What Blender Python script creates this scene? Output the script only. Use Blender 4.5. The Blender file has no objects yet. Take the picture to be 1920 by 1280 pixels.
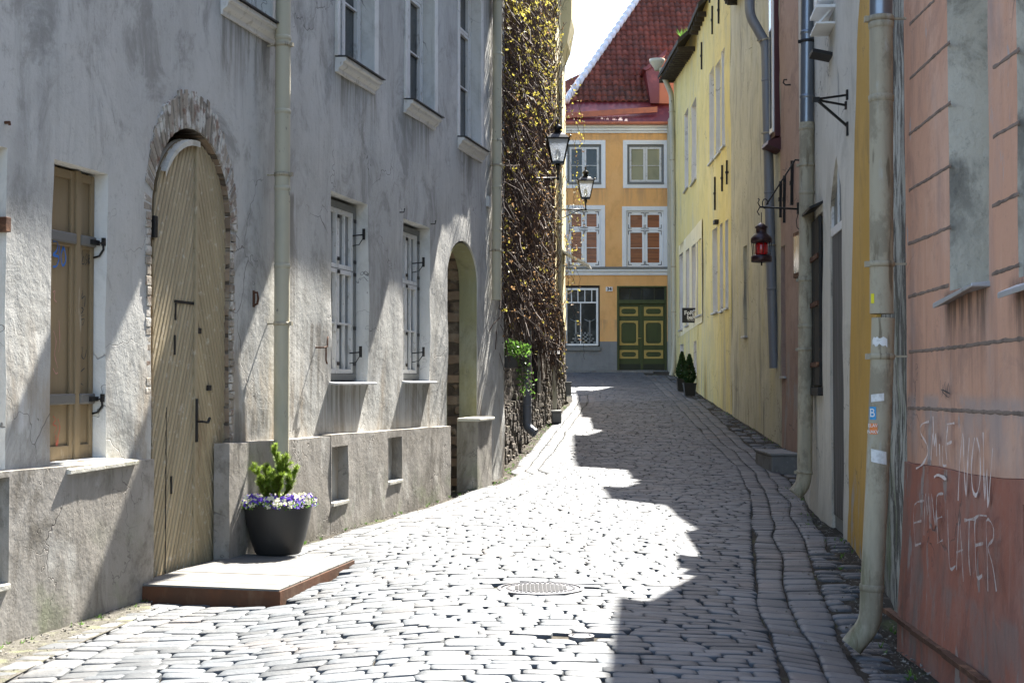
import bpy, math, random
from mathutils import Vector, Matrix, noise
from mathutils.geometry import delaunay_2d_cdt
rnd = random.Random(7)
scn = bpy.context.scene
COL = scn.collection
PI = math.pi
# ------------------------------------------------------------------ camera model (50 mm lens, eye at 1.6 m)
F = 2667.0
EYE = Vector((0, 0, 1.6))
PITCH = math.atan(73 / F)
cam = bpy.data.cameras.new('camera'); cam.lens = 50; cam.sensor_width = 36
cam.clip_start = .1; cam.clip_end = 2000
camo = bpy.data.objects.new('camera', cam); COL.objects.link(camo)
camo.location = EYE; camo.rotation_euler = (PI / 2 + PITCH, 0, 0)
scn.camera = camo
def ray(px, py):
    y, z = 1.0, (640 - py) / F
    return Vector(((px - 960) / F, y * math.cos(PITCH) - z * math.sin(PITCH), y * math.sin(PITCH) + z * math.cos(PITCH)))
def at(px, py, Y):
    r = ray(px, py); return EYE + r * (Y / r.y)
class Fr:                       # vertical wall plane: x along the wall, y into it, z up
    def __init__(s, a, b):
        s.o = Vector((a[0], a[1], 0)); e = Vector((b[0], b[1], 0)) - s.o
        s.len = e.length; s.d = e.normalized(); s.n = Vector((-s.d.y, s.d.x, 0))
        s.M = Matrix(((s.d.x, s.n.x, 0, s.o.x), (s.d.y, s.n.y, 0, s.o.y), (0, 0, 1, 0), (0, 0, 0, 1)))
    def uv(s, px, py, off=0):
        r = ray(px, py); t = ((s.o - EYE).dot(s.n) + off) / r.dot(s.n)
        p = EYE + r * t; return (p - s.o).dot(s.d), p.z
    def u(s, px, off=0): return s.uv(px, 700, off)[0]
    def z(s, px, py, off=0): return s.uv(px, py, off)[1]
    def loc(s, p): q = Vector(p) - s.o; return Vector((q.dot(s.d), q.dot(s.n), p[2]))
# ------------------------------------------------------------------ object helpers
def tag(o, label=None, cat=None, group=None, kind=None):
    if label: o['label'] = label
    if cat: o['category'] = cat
    if group: o['group'] = group
    if kind: o['kind'] = kind
    return o
def empty(name, M, label=None, cat=None, group=None):
    o = bpy.data.objects.new(name, None); o.empty_display_size = .3; COL.objects.link(o)
    o.matrix_world = M if isinstance(M, Matrix) else Matrix.Translation(M)
    return tag(o, label, cat, group)
def copy_tree(o, parent=None):
    c = o.copy(); COL.objects.link(c)
    if parent: c.parent = parent
    for ch in list(o.children): copy_tree(ch, c)
    return c
class MB:
    def __init__(s): s.v = []; s.f = []; s.sm = []
    def add(s, vs, fs, smooth=False):
        b = len(s.v); s.v += [tuple(v) for v in vs]
        for f in fs: s.f.append([b + i for i in f]); s.sm.append(smooth)
        return s
    def box(s, x0, x1, y0, y1, z0, z1):
        s.add([(x0,y0,z0),(x1,y0,z0),(x1,y1,z0),(x0,y1,z0),(x0,y0,z1),(x1,y0,z1),(x1,y1,z1),(x0,y1,z1)],
              [(0,3,2,1),(4,5,6,7),(0,1,5,4),(1,2,6,5),(2,3,7,6),(3,0,4,7)]); return s
    def bar(s, p, q, w, h=None, up=(0,0,1)):
        p = Vector(p); q = Vector(q); h = h or w; d = (q - p).normalized(); up = Vector(up)
        a = d.cross(up)
        if a.length < .05: a = d.cross(Vector((1, 0, 0)))
        a.normalize(); b = a.cross(d).normalized()
        c = [(-1,-1),(1,-1),(1,1),(-1,1)]
        s.add([p + a*(i*w/2) + b*(j*h/2) for i, j in c] + [q + a*(i*w/2) + b*(j*h/2) for i, j in c],
              [(0,3,2,1),(4,5,6,7),(0,1,5,4),(1,2,6,5),(2,3,7,6),(3,0,4,7)]); return s
    def tube(s, pts, r, n=10, cap=True, closed_r=None):
        pts = [Vector(p) for p in pts]; m = len(pts)
        rs = r if isinstance(r, (list, tuple)) else [r] * m
        vs = []; ref = None
        for i in range(m):
            d = (pts[min(i+1, m-1)] - pts[max(i-1, 0)])
            if d.length < 1e-7: d = Vector((0, 0, 1))
            d.normalize()
            if ref is None:
                ref = Vector((1, 0, 0)) if abs(d.x) < .8 else Vector((0, 1, 0))
            a = (ref - d * ref.dot(d)).normalized(); ref = a; b = d.cross(a)
            for k in range(n):
                t = 2*PI*k/n; vs.append(pts[i] + (a*math.cos(t) + b*math.sin(t)) * rs[i])
        fs = [(i*n+k, i*n+(k+1) % n, (i+1)*n+(k+1) % n, (i+1)*n+k) for i in range(m-1) for k in range(n)]
        s.add(vs, fs, True)
        if cap: 
            b = len(s.v) - len(vs)
            s.f.append([b+k for k in range(n)][::-1]); s.sm.append(False)
            s.f.append([b+(m-1)*n+k for k in range(n)]); s.sm.append(False)
        return s
    def prism(s, pts, y0, y1):            # polygon in (x,z) extruded along y
        n = len(pts)
        s.add([(p[0], y0, p[1]) for p in pts] + [(p[0], y1, p[1]) for p in pts],
              [tuple(range(n)), tuple(range(2*n-1, n-1, -1))] + [(i, i+n, (i+1) % n+n, (i+1) % n) for i in range(n)]); return s
    def prismx(s, pts, x0, x1):           # polygon in (y,z) extruded along x
        n = len(pts)
        s.add([(x0, p[0], p[1]) for p in pts] + [(x1, p[0], p[1]) for p in pts],
              [tuple(range(n))[::-1], tuple(range(n, 2*n))] + [(i, (i+1) % n, (i+1) % n+n, i+n) for i in range(n)]); return s
    def lathe(s, prof, c=(0,0,0), n=24, rot=0, smooth=True, sx=1):
        c = Vector(c); vs = []
        for r, z in prof:
            for k in range(n):
                t = 2*PI*k/n + rot; vs.append(c + Vector((r*math.cos(t)*sx, r*math.sin(t), z)))
        m = len(prof)
        fs = [(i*n+k, i*n+(k+1) % n, (i+1)*n+(k+1) % n, (i+1)*n+k) for i in range(m-1) for k in range(n)]
        s.add(vs, fs, smooth)
        b = len(s.v) - len(vs)
        if prof[0][0] > 1e-4: s.f.append([b+k for k in range(n)][::-1]); s.sm.append(False)
        if prof[-1][0] > 1e-4: s.f.append([b+(m-1)*n+k for k in range(n)]); s.sm.append(False)
        return s
        return s
    def split(s, name, mat, parent=None, bevel=0, n=8):      # every box (n verts) its own object
        for i in range(0, len(s.v), n):
            q = MB(); fs = [(f, sm) for f, sm in zip(s.f, s.sm) if i <= f[0] < i+n]
            q.v = s.v[i:i+n]; q.f = [[k-i for k in f] for f, _ in fs]; q.sm = [sm for _, sm in fs]; q.build(name, mat, parent, bevel=bevel)
    def build(s, name, mat, parent=None, M=None, bevel=0, seg=2):
        me = bpy.data.meshes.new(name); me.from_pydata(s.v, [], s.f)
        me.polygons.foreach_set('use_smooth', s.sm)
        if isinstance(mat, (list, tuple)):
            for m in mat: me.materials.append(m)
        else: me.materials.append(mat)
        me.update()
        o = bpy.data.objects.new(name, me); COL.objects.link(o)
        if parent: o.parent = parent
        if M is not None: o.matrix_world = M
        if bevel:
            b = o.modifiers.new('bevel', 'BEVEL'); b.width = bevel; b.segments = seg; b.limit_method = 'ANGLE'; b.angle_limit = .6
        return o
# ------------------------------------------------------------------ materials
def mixc(nt, fac, a, b, blend='MIX'):
    m = nt.nodes.new('ShaderNodeMix'); m.data_type = 'RGBA'; m.blend_type = blend
    for sock, v in ((m.inputs[0], fac), (m.inputs[6], a), (m.inputs[7], b)):
        if hasattr(v, 'links') or hasattr(v, 'is_output'): nt.links.new(v, sock)
        elif isinstance(v, (int, float)): sock.default_value = v
        else: sock.default_value = (*v, 1)
    return m.outputs[2]
def math_(nt, op, a, b=0.0, c=None):
    m = nt.nodes.new('ShaderNodeMath'); m.operation = op
    for i, v in enumerate((a, b) if c is None else (a, b, c)):
        if hasattr(v, 'is_output'): nt.links.new(v, m.inputs[i])
        else: m.inputs[i].default_value = v
    return m.outputs[0]
def ramp(nt, v, lo, hi):
    m = nt.nodes.new('ShaderNodeMapRange'); m.interpolation_type = 'SMOOTHSTEP'
    nt.links.new(v, m.inputs[0]); m.inputs[1].default_value = lo; m.inputs[2].default_value = hi
    return m.outputs[0]
def noise_(nt, co, s, detail=6, rough=.6, dist=0, off=0):
    mp = nt.nodes.new('ShaderNodeMapping'); nt.links.new(co, mp.inputs[0])
    mp.inputs['Scale'].default_value = s if isinstance(s, tuple) else (s, s, s)
    mp.inputs['Location'].default_value = (off, off * .7, off * .3)
    n = nt.nodes.new('ShaderNodeTexNoise'); n.inputs['Scale'].default_value = 1
    n.inputs['Detail'].default_value = detail; n.inputs['Roughness'].default_value = rough; n.inputs['Distortion'].default_value = dist
    nt.links.new(mp.outputs[0], n.inputs['Vector']); return n.outputs[0]
def mat(name, col, rough=.8, metal=0, spec=.5, layers=(), bump=(), cracks=None, bricks=None, trans=0, sheen=None, island=0, emit=None, translucent=None, sub=None):
    m = bpy.data.materials.new(name); m.use_nodes = True; nt = m.node_tree; L = nt.links
    P = nt.nodes['Principled BSDF']
    P.inputs['Roughness'].default_value = rough; P.inputs['Metallic'].default_value = metal
    P.inputs['Specular IOR Level'].default_value = spec
    tc = nt.nodes.new('ShaderNodeTexCoord'); co = tc.outputs['Object']
    c = None; cur = col
    hts = []
    if bricks:                       # dict(c2, mortar, w, h, m, sw)
        mp = nt.nodes.new('ShaderNodeMapping'); mp.inputs['Rotation'].default_value = (-PI/2, 0, bricks.get('rz', 0))
        nz = nt.nodes.new('ShaderNodeTexNoise'); nz.inputs['Scale'].default_value = 3; L.new(co, nz.inputs['Vector'])
        va = nt.nodes.new('ShaderNodeVectorMath'); va.operation = 'MULTIPLY_ADD'
        L.new(nz.outputs['Color'], va.inputs[0]); va.inputs[1].default_value = (bricks.get('d', .1),)*3; L.new(co, va.inputs[2])
        L.new(va.outputs[0], mp.inputs[0])
        b = nt.nodes.new('ShaderNodeTexBrick'); L.new(mp.outputs[0], b.inputs['Vector'])
        b.inputs['Scale'].default_value = 1; b.inputs['Brick Width'].default_value = bricks['w']; b.inputs['Row Height'].default_value = bricks['h']
        b.inputs['Mortar Size'].default_value = bricks['m']; b.inputs['Mortar Smooth'].default_value = .4
        b.inputs['Color1'].default_value = (*col, 1); b.inputs['Color2'].default_value = (*bricks['c2'], 1); b.inputs['Mortar'].default_value = (*bricks['mortar'], 1)
        cur = b.outputs['Color']; hts.append((math_(nt, 'SUBTRACT', 1.0, b.outputs['Fac']), bricks.get('b', .02)))
    if island:
        g = nt.nodes.new('ShaderNodeNewGeometry'); r = g.outputs['Random Per Island']
        k = math_(nt, 'MULTIPLY_ADD', r, 2*island, 1-island)
        cc = nt.nodes.new('ShaderNodeCombineColor'); 
        for i in range(3): L.new(k, cc.inputs[i])
        cur = mixc(nt, 1.0, cur, cc.outputs[0], 'MULTIPLY')
    for i, l in enumerate(layers):
        n = noise_(nt, co, l['s'], l.get('det', 6), l.get('r', .6), l.get('dist', 0), l.get('off', i * 7.3 + 1))
        f = ramp(nt, n, l['lo'], l['hi'])
        if 'z' in l:
            sp = nt.nodes.new('ShaderNodeSeparateXYZ'); L.new(co, sp.inputs[0])
            nn = noise_(nt, co, (1.6, 1.6, .9), 5, .6, 0, i)
            zz = math_(nt, 'MULTIPLY_ADD', nn, l.get('zn', 1.2), math_(nt, 'SUBTRACT', sp.outputs[2], l.get('zn', 1.2) * .5))
            f = math_(nt, 'MULTIPLY', f, ramp(nt, zz, l['z'][1], l['z'][0]))
        f = math_(nt, 'MULTIPLY', f, l.get('a', 1.0))
        cur = mixc(nt, f, cur, l['c'])
        if l.get('h'): hts.append((f, -l['h']))
    if cracks:                       # (scale, width, colour)
        nz = noise_(nt, co, cracks[0] * 2.5, 3, .6); 
        va = nt.nodes.new('ShaderNodeVectorMath'); va.operation = 'ADD'
        sc = nt.nodes.new('ShaderNodeVectorMath'); sc.operation = 'SCALE'; 
        cb = nt.nodes.new('ShaderNodeCombineXYZ'); L.new(nz, cb.inputs[0]); L.new(nz, cb.inputs[1]); L.new(nz, cb.inputs[2])
        L.new(cb.outputs[0], sc.inputs[0]); sc.inputs['Scale'].default_value = .9; L.new(co, va.inputs[0]); L.new(sc.outputs[0], va.inputs[1])
        vo = nt.nodes.new('ShaderNodeTexVoronoi'); vo.feature = 'DISTANCE_TO_EDGE'; vo.inputs['Scale'].default_value = cracks[0]
        L.new(va.outputs[0], vo.inputs['Vector'])
        f = ramp(nt, vo.outputs['Distance'], cracks[1], 0.0)
        f = math_(nt, 'MULTIPLY', f, ramp(nt, noise_(nt, co, .8, 2, .5, 0, 31), .5, .62))
        cur = mixc(nt, math_(nt, 'MULTIPLY', f, .8), cur, cracks[2]); hts.append((f, -.004))
    if hasattr(cur, 'is_output'): L.new(cur, P.inputs['Base Color'])
    else: P.inputs['Base Color'].default_value = (*cur, 1)
    for s, d in bump: hts.append((noise_(nt, co, s, 8, .65), d))
    if hts:
        h = None
        for v, d in hts:
            t = math_(nt, 'MULTIPLY', v, d); h = t if h is None else math_(nt, 'ADD', h, t)
        bm = nt.nodes.new('ShaderNodeBump'); bm.inputs['Strength'].default_value = 1; bm.inputs['Distance'].default_value = 1
        L.new(h, bm.inputs['Height']); L.new(bm.outputs[0], P.inputs['Normal'])
    if trans: P.inputs['Transmission Weight'].default_value = trans
    if translucent:
        t = nt.nodes.new('ShaderNodeBsdfTranslucent'); ms = nt.nodes.new('ShaderNodeMixShader'); ms.inputs[0].default_value = translucent
        if hasattr(cur, 'is_output'): L.new(cur, t.inputs[0])
        else: t.inputs[0].default_value = (*cur, 1)
        L.new(P.outputs[0], ms.inputs[1]); L.new(t.outputs[0], ms.inputs[2]); L.new(ms.outputs[0], nt.nodes['Material Output'].inputs[0])
    return m
K = {}
def add_stains(m, rects, col, a=.7, s=(9, 9, .45), lo=.42, hi=.62):
    """runs and damp below sills and beside pipes: soft boxes in wall space (u0,u1,z0,z1) broken up by streaky noise"""
    nt = m.node_tree; L = nt.links; P = nt.nodes['Principled BSDF']; src = P.inputs['Base Color'].links[0].from_socket
    tc = nt.nodes.new('ShaderNodeTexCoord'); sp = nt.nodes.new('ShaderNodeSeparateXYZ'); L.new(tc.outputs['Object'], sp.inputs[0])
    wob = noise_(nt, tc.outputs['Object'], (2.5, 2.5, 2.5), 4, .6); w2 = math_(nt, 'MULTIPLY_ADD', wob, .22, -.11)
    X = math_(nt, 'ADD', sp.outputs[0], w2); Zc = math_(nt, 'ADD', sp.outputs[2], w2); tot = None
    for u0, u1, z0, z1 in rects:
        e = min(.09, (u1-u0)*.4)
        f = math_(nt, 'MULTIPLY', ramp(nt, X, u0-e, u0+e), ramp(nt, X, u1+e, u1-e))
        f = math_(nt, 'MULTIPLY', f, math_(nt, 'MULTIPLY', ramp(nt, Zc, z0, z1), ramp(nt, sp.outputs[2], z1+.05, z1-.02)))
        tot = f if tot is None else math_(nt, 'MAXIMUM', tot, f)
    st = ramp(nt, noise_(nt, tc.outputs['Object'], s, 6, .65, .1, 3.3), lo, hi)
    f = math_(nt, 'MULTIPLY', math_(nt, 'MULTIPLY', tot, st), a)
    L.new(mixc(nt, f, src, col), P.inputs['Base Color'])
def plaster(name, c, dark, light, extra=(), cracks=(1.1, .012, (.08,.075,.07)), st=.5, b=.004):
    K[name] = mat(name, c, .92, 0, .25, layers=[
        dict(c=light, s=(.8,.8,.6), lo=.44, hi=.62, a=.7, r=.7),
        dict(c=dark, s=(1.5,1.5,1.1), lo=.47, hi=.66, a=min(1, st*1.3), r=.74, dist=.8),
        dict(c=dark, s=(3.3,3.3,.45), lo=.5, hi=.72, a=min(1, st*.8), r=.72, dist=.6),
        dict(c=light, s=(14,14,1.1), lo=.55, hi=.72, a=.5, r=.6),
        dict(c=dark, s=(11,11,9), lo=.55, hi=.68, a=st*.8, r=.8)] + list(extra),
        bump=[((3,3,3), b*3), ((14,14,10), b), ((60,60,60), b*.35)], cracks=cracks)
plaster('grey_plaster', (.405,.40,.375), (.225,.22,.20), (.475,.47,.44), [
    dict(c=(.62,.62,.6), s=(3,3,1.2), lo=.6, hi=.66, a=.5, z=(1.3, 2.6)),
    dict(c=(.27,.21,.14), s=(2.5,2.5,.6), lo=.48, hi=.66, a=.7, z=(1.2, 2.2))], st=.6, cracks=(.8, .006, (.12,.11,.1)), b=.005)
plaster('plinth_plaster', (.265,.245,.215), (.15,.135,.112), (.34,.32,.29), [
    dict(c=(.52,.50,.46), s=(2,2,1), lo=.55, hi=.7, a=.7), dict(c=(.17,.2,.11), s=(2,2,2), lo=.5, hi=.7, a=.5, z=(.1,.6))], cracks=(1.2, .009, (.09,.08,.07)), st=.75, b=.0045)
plaster('reveal_plaster', (.62,.61,.57), (.42,.41,.37), (.7,.69,.66), st=.4)
plaster('reveal_white', (.72,.71,.68), (.55,.54,.5), (.78,.78,.76), st=.3)
plaster('arch_reveal', (.31,.30,.17), (.2,.19,.11), (.36,.36,.27), st=.5)
plaster('yellow_plaster', (.60,.50,.195), (.41,.35,.165), (.66,.56,.26), [
    dict(c=(.43,.40,.27), s=(1.1,1.1,.4), lo=.48, hi=.66, a=.6, r=.7),
    dict(c=(.42,.40,.33), s=(7,7,.35), lo=.48, hi=.68, a=.65, z=(1.5, 5.5)),
    dict(c=(.16,.14,.1), s=(9,9,.6), lo=.62, hi=.68, a=.8, z=(1.2, 3.6), h=.01),
    dict(c=(.3,.27,.2), s=(2,2,.3), lo=.58, hi=.66, a=.6, z=(1.5, 5))], st=.35)
plaster('pale_yellow', (.68,.59,.36), (.5,.44,.29), (.72,.64,.43), st=.3)
plaster('greyed_yellow', (.44,.415,.31), (.30,.29,.23), (.52,.49,.36), [
    dict(c=(.22,.215,.19), s=(4,4,.3), lo=.56, hi=.66, a=.75, h=.01),
    dict(c=(.50,.44,.22), s=(1,1,.3), lo=.5, hi=.7, a=.5),
    dict(c=(.13,.12,.09), s=(8,8,.6), lo=.60, hi=.68, a=.8, z=(1, 3.4), h=.012)], st=.5)
plaster('brown_pink', (.32,.225,.185), (.2,.14,.12), (.38,.28,.23), [
    dict(c=(.3,.29,.27), s=(3,3,1), lo=.54, hi=.64, a=.8, z=(1,3.4), h=.01)], st=.5)
plaster('white_plaster', (.52,.49,.42), (.32,.3,.25), (.60,.57,.5), [
    dict(c=(.34,.29,.2), s=(9,9,.4), lo=.5, hi=.72, a=.6, z=(1.5,3.5)),
    dict(c=(.2,.2,.19), s=(2.4,2.4,.7), lo=.63, hi=.67, a=.6, h=.01)], st=.35)
plaster('ochre_plaster', (.45,.27,.055), (.3,.19,.06), (.5,.31,.08), [
    dict(c=(.33,.3,.25), s=(3,3,2), lo=.5, hi=.6, a=.9, z=(.2,.8), h=.01)], st=.4)
plaster('pink_plaster', (.58,.325,.215), (.40,.235,.17), (.64,.41,.30), [
    dict(c=(.24,.12,.09), s=(6,6,.35), lo=.52, hi=.7, a=.6, z=(1.2,2.8)),
    dict(c=(.42,.38,.36), s=(4,4,1.5), lo=.63, hi=.68, a=.8, h=.004), dict(c=(.36,.31,.29), s=(1.3,1.3,.5), lo=.5, hi=.7, a=.55)], st=.6)
plaster('red_base', (.33,.125,.08), (.21,.095,.07), (.35,.18,.135), [
    dict(c=(.30,.18,.14), s=(2.2,2.2,1.1), lo=.52, hi=.62, a=.6, r=.75),
    dict(c=(.30,.26,.23), s=(5,5,2), lo=.6, hi=.66, a=.75, h=.006),
    dict(c=(.16,.13,.11), s=(3,3,1.2), lo=.5, hi=.64, a=.75, z=(.2,.9), h=.006)], st=.7)
plaster('niche_plaster', (.52,.47,.385), (.22,.20,.165), (.62,.57,.48), st=.65, b=.009)
plaster('peeling_grey', (.30,.30,.26), (.13,.12,.1), (.5,.5,.45), [
    dict(c=(.07,.065,.055), s=(7,7,1.6), lo=.50, hi=.54, a=.95, h=.012, r=.75), dict(c=(.14,.17,.08), s=(4,4,1), lo=.5, hi=.65, a=.7, z=(1,2.4))], st=.6, b=.01)
plaster('orange_plaster', (.76,.41,.15), (.62,.33,.12), (.80,.46,.19), cracks=None, st=.45, b=.003)
plaster('grey_base', (.22,.22,.215), (.15,.15,.15), (.26,.26,.25), cracks=None, st=.4)
plaster('trim_white', (.74,.74,.72), (.6,.6,.57), (.78,.78,.77), cracks=None, st=.25, b=.0015)
K['limestone'] = mat('limestone', (.15,.13,.105), .95, 0, .2, bricks=dict(c2=(.12,.1,.085), mortar=(.075,.065,.055), w=.38, h=.13, m=.02, d=.14, b=.03),
    layers=[dict(c=(.28,.26,.22), s=4, lo=.5, hi=.7, a=.6), dict(c=(.06,.055,.05), s=2, lo=.5, hi=.7, a=.6), dict(c=(.12,.13,.06), s=3, lo=.6, hi=.7, a=.5)], bump=[(9, .03), (40, .008)])
K['passage_stone'] = mat('passage_stone', (.30,.22,.15), .95, 0, .2, bricks=dict(c2=(.19,.14,.1), mortar=(.1,.08,.06), w=.42, h=.16, m=.02, d=.12, b=.025),
    layers=[dict(c=(.37,.31,.23), s=4, lo=.5, hi=.7, a=.6)], bump=[(9, .025), (40, .006)])
K['arch_brick'] = mat('arch_brick', (.27,.235,.19), .95, 0, .2, island=.25, layers=[dict(c=(.55,.53,.48), s=(9,9,5), lo=.47, hi=.6, a=.85), dict(c=(.18,.10,.07), s=8, lo=.55, hi=.66, a=.8), dict(c=(.12,.1,.09), s=18, lo=.58, hi=.68, a=.7)], bump=[(20, .012), (70, .004)])
K['cobble'] = mat('cobble', (.060,.068,.076), .60, 0, .35, island=.45, layers=[dict(c=(.115,.115,.115), s=3, lo=.45, hi=.7, a=.6), dict(c=(.07,.07,.07), s=12, lo=.55, hi=.75, a=.5), dict(c=(.17,.14,.12), s=1.3, lo=.55, hi=.7, a=.35)], bump=[(14, .006), (60, .0015)])
K['sett'] = mat('sett', (.080,.085,.089), .64, 0, .3, island=.38, layers=[dict(c=(.15,.143,.135), s=3, lo=.45, hi=.7, a=.6), dict(c=(.08,.08,.08), s=10, lo=.55, hi=.75, a=.5), dict(c=(.19,.155,.135), s=1.3, lo=.52, hi=.66, a=.4)], bump=[(16, .008), (60, .002)])
K['dirt'] = mat('dirt', (.045,.04,.032), 1, 0, .1, layers=[dict(c=(.12,.105,.085), s=5, lo=.5, hi=.7, a=.8), dict(c=(.04,.036,.03), s=9, lo=.5, hi=.7, a=.8), dict(c=(.1,.12,.05), s=1.7, lo=.55, hi=.68, a=.5)], bump=[(20, .015), (90, .008)])
K['gravel'] = mat('gravel', (.085,.08,.065), 1, 0, .1, layers=[dict(c=(.14,.13,.115), s=25, lo=.45, hi=.6, a=.9), dict(c=(.2,.21,.12), s=4, lo=.5, hi=.65, a=.6)], bump=[(30, .02), (90, .01)])
K['grit'] = mat('grit', (.2,.185,.16), .95, 0, .2, island=.4)
K['door_wood'] = mat('door_wood', (.36,.295,.185), .68, 0, .3, island=.12, layers=[dict(c=(.30,.24,.15), s=(2,2,1), lo=.45, hi=.7, a=.7), dict(c=(.52,.46,.36), s=(14,14,14), lo=.58, hi=.7, a=.7), dict(c=(.22,.15,.09), s=(5,5,.8), lo=.58, hi=.72, a=.6)], bump=[((25,25,25), .003)])
K['shutter_wood'] = mat('shutter_wood', (.235,.175,.10), .65, 0, .3, layers=[dict(c=(.24,.17,.09), s=(6,6,.6), lo=.45, hi=.7, a=.7), dict(c=(.42,.36,.27), s=(9,9,2), lo=.6, hi=.7, a=.6)], bump=[((30,30,3), .002)])
K['old_white_paint'] = mat('old_white_paint', (.62,.61,.58), .6, 0, .4, layers=[dict(c=(.40,.38,.34), s=(9,9,5), lo=.56, hi=.66, a=.8), dict(c=(.3,.27,.22), s=(25,25,12), lo=.6, hi=.68, a=.7)], bump=[((20,20,10), .003)])
K['white_paint'] = mat('white_paint', (.78,.78,.76), .5, 0, .4, layers=[dict(c=(.66,.66,.63), s=5, lo=.5, hi=.7, a=.6)], bump=[(30, .001)])
K['grey_frame'] = mat('grey_frame', (.17,.175,.165), .6, 0, .3, layers=[dict(c=(.25,.25,.23), s=8, lo=.5, hi=.7, a=.5)])
K['glass'] = mat('glass', (.02,.024,.024), .06, 0, .4, layers=[dict(c=(.09,.1,.1), s=1.2, lo=.45, hi=.7, a=.7)], bump=[(1.5, .01)])
K['curtain_glass'] = mat('curtain_glass', (.30,.31,.30), .12, 0, .8, layers=[dict(c=(.12,.13,.13), s=(9,9,.6), lo=.42, hi=.6, a=.8)], bump=[(1.5, .006)])
K['green_glass'] = mat('green_glass', (.30,.29,.19), .1, 0, .8, layers=[dict(c=(.24,.235,.15), s=(1.2,1,.8), lo=.45, hi=.65)], bump=[(1.5, .006)])
K['blind'] = mat('blind', (.29,.095,.03), .25, 0, .6, layers=[dict(c=(.15,.045,.015), s=(.6,1,16), lo=.42, hi=.62, a=.8), dict(c=(.38,.17,.08), s=(1,1,1.6), lo=.55, hi=.75, a=.5)], bump=[((.5,1,18), .004)])
K['iron'] = mat('iron', (.022,.021,.02), .55, .4, .4, layers=[dict(c=(.09,.05,.035), s=20, lo=.58, hi=.7, a=.7)], bump=[(40, .002)])
K['rust'] = mat('rust', (.10,.05,.03), .85, .2, .3, layers=[dict(c=(.08,.035,.02), s=9, lo=.45, hi=.65, a=.9), dict(c=(.3,.16,.09), s=(5,5,9), lo=.55, hi=.7, a=.7)], bump=[(30, .003)])
K['black_metal'] = mat('black_metal', (.012,.012,.013), .35, .2, .5)
K['pipe_paint'] = mat('pipe_paint', (.42,.39,.29), .55, 0, .4, layers=[dict(c=(.31,.31,.26), s=(3,3,1.2), lo=.45, hi=.7, a=.6), dict(c=(.10,.10,.09), s=(9,9,5), lo=.62, hi=.68, a=.75), dict(c=(.2,.22,.1), s=(6,6,1.2), lo=.5, hi=.7, a=.6, z=(.8,2.0))], bump=[(12, .003)])
K['pipe_grey'] = mat('pipe_grey', (.39,.345,.25), .7, 0, .3, layers=[dict(c=(.24,.21,.155), s=(6,6,.8), lo=.45, hi=.7, a=.7), dict(c=(.12,.115,.055), s=(8,8,1.5), lo=.5, hi=.68, a=.8, z=(.1,.9)), dict(c=(.42,.42,.38), s=(14,14,3), lo=.6, hi=.7, a=.5), dict(c=(.13,.10,.06), s=(14,14,2), lo=.57, hi=.67, a=.8), dict(c=(.19,.16,.11), s=(3,3,2), lo=.5, hi=.62, a=.6, r=.75)], bump=[(14, .004), (60, .0015)])
K['pipe_zinc'] = mat('pipe_zinc', (.22,.24,.27), .32, .8, .5, layers=[dict(c=(.15,.17,.19), s=(7,7,1), lo=.45, hi=.65, a=.6)], bump=[(8, .002)])
K['pipe_bluegrey'] = mat('pipe_bluegrey', (.17,.18,.20), .5, .2, .4, layers=[dict(c=(.24,.24,.22), s=(7,7,1), lo=.5, hi=.68, a=.7), dict(c=(.12,.10,.08), s=(12,12,2), lo=.58, hi=.7, a=.5)], bump=[(12, .003)])
K['zinc_sill'] = mat('zinc_sill', (.42,.43,.44), .5, .5, .5, layers=[dict(c=(.25,.25,.25), s=7, lo=.5, hi=.7, a=.7)], bump=[(9, .004)])
K['dark_cap'] = mat('dark_cap', (.05,.052,.058), .5, .2, .4)
K['stone_sill'] = mat('stone_sill', (.50,.48,.42), .85, 0, .3, layers=[dict(c=(.3,.28,.22), s=7, lo=.5, hi=.7, a=.8), dict(c=(.2,.2,.12), s=4, lo=.58, hi=.7, a=.6)], bump=[(15, .01), (50, .003)])
K['dark_plank'] = mat('dark_plank', (.085,.078,.07), .9, 0, .2, island=.2, layers=[dict(c=(.15,.14,.13), s=(12,12,.6), lo=.45, hi=.65, a=.8)], bump=[((40,40,2), .003)])
K['plank'] = mat('plank', (.15,.143,.13), .85, 0, .2, island=.1, layers=[dict(c=(.13,.12,.1), s=(2,12,2), lo=.48, hi=.7, a=.6), dict(c=(.19,.185,.17), s=5, lo=.5, hi=.7, a=.5)], bump=[((3,30,3), .003)])
K['corten'] = mat('corten', (.085,.043,.025), .85, 0, .2, layers=[dict(c=(.12,.05,.025), s=3, lo=.45, hi=.65, a=.8), dict(c=(.15,.095,.06), s=(6,6,2), lo=.52, hi=.7, a=.7)], bump=[(30, .003)])
K['pot'] = mat('pot', (.022,.022,.022), .48, 0, .4, layers=[dict(c=(.05,.048,.044), s=4, lo=.55, hi=.75, a=.5)], bump=[(60, .0006)])
K['soil'] = mat('soil', (.05,.035,.025), 1, 0, .1, bump=[(40, .02)])
K['needle'] = mat('needle', (.21,.30,.035), .6, 0, .3, island=.4, translucent=.35)
K['needle_dark'] = mat('needle_dark', (.03,.065,.02), .7, 0, .3, island=.4, translucent=.2)
K['leaf'] = mat('leaf', (.10,.20,.035), .5, 0, .4, island=.4, translucent=.4)
K['ivy_yellow'] = mat('ivy_yellow', (.31,.27,.055), .5, 0, .4, island=.35, translucent=.5)
K['ivy_brown'] = mat('ivy_brown', (.24,.145,.07), .6, 0, .3, island=.45, translucent=.35)
K['stem'] = mat('stem', (.085,.058,.045), .8, 0, .3, island=.5)
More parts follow.
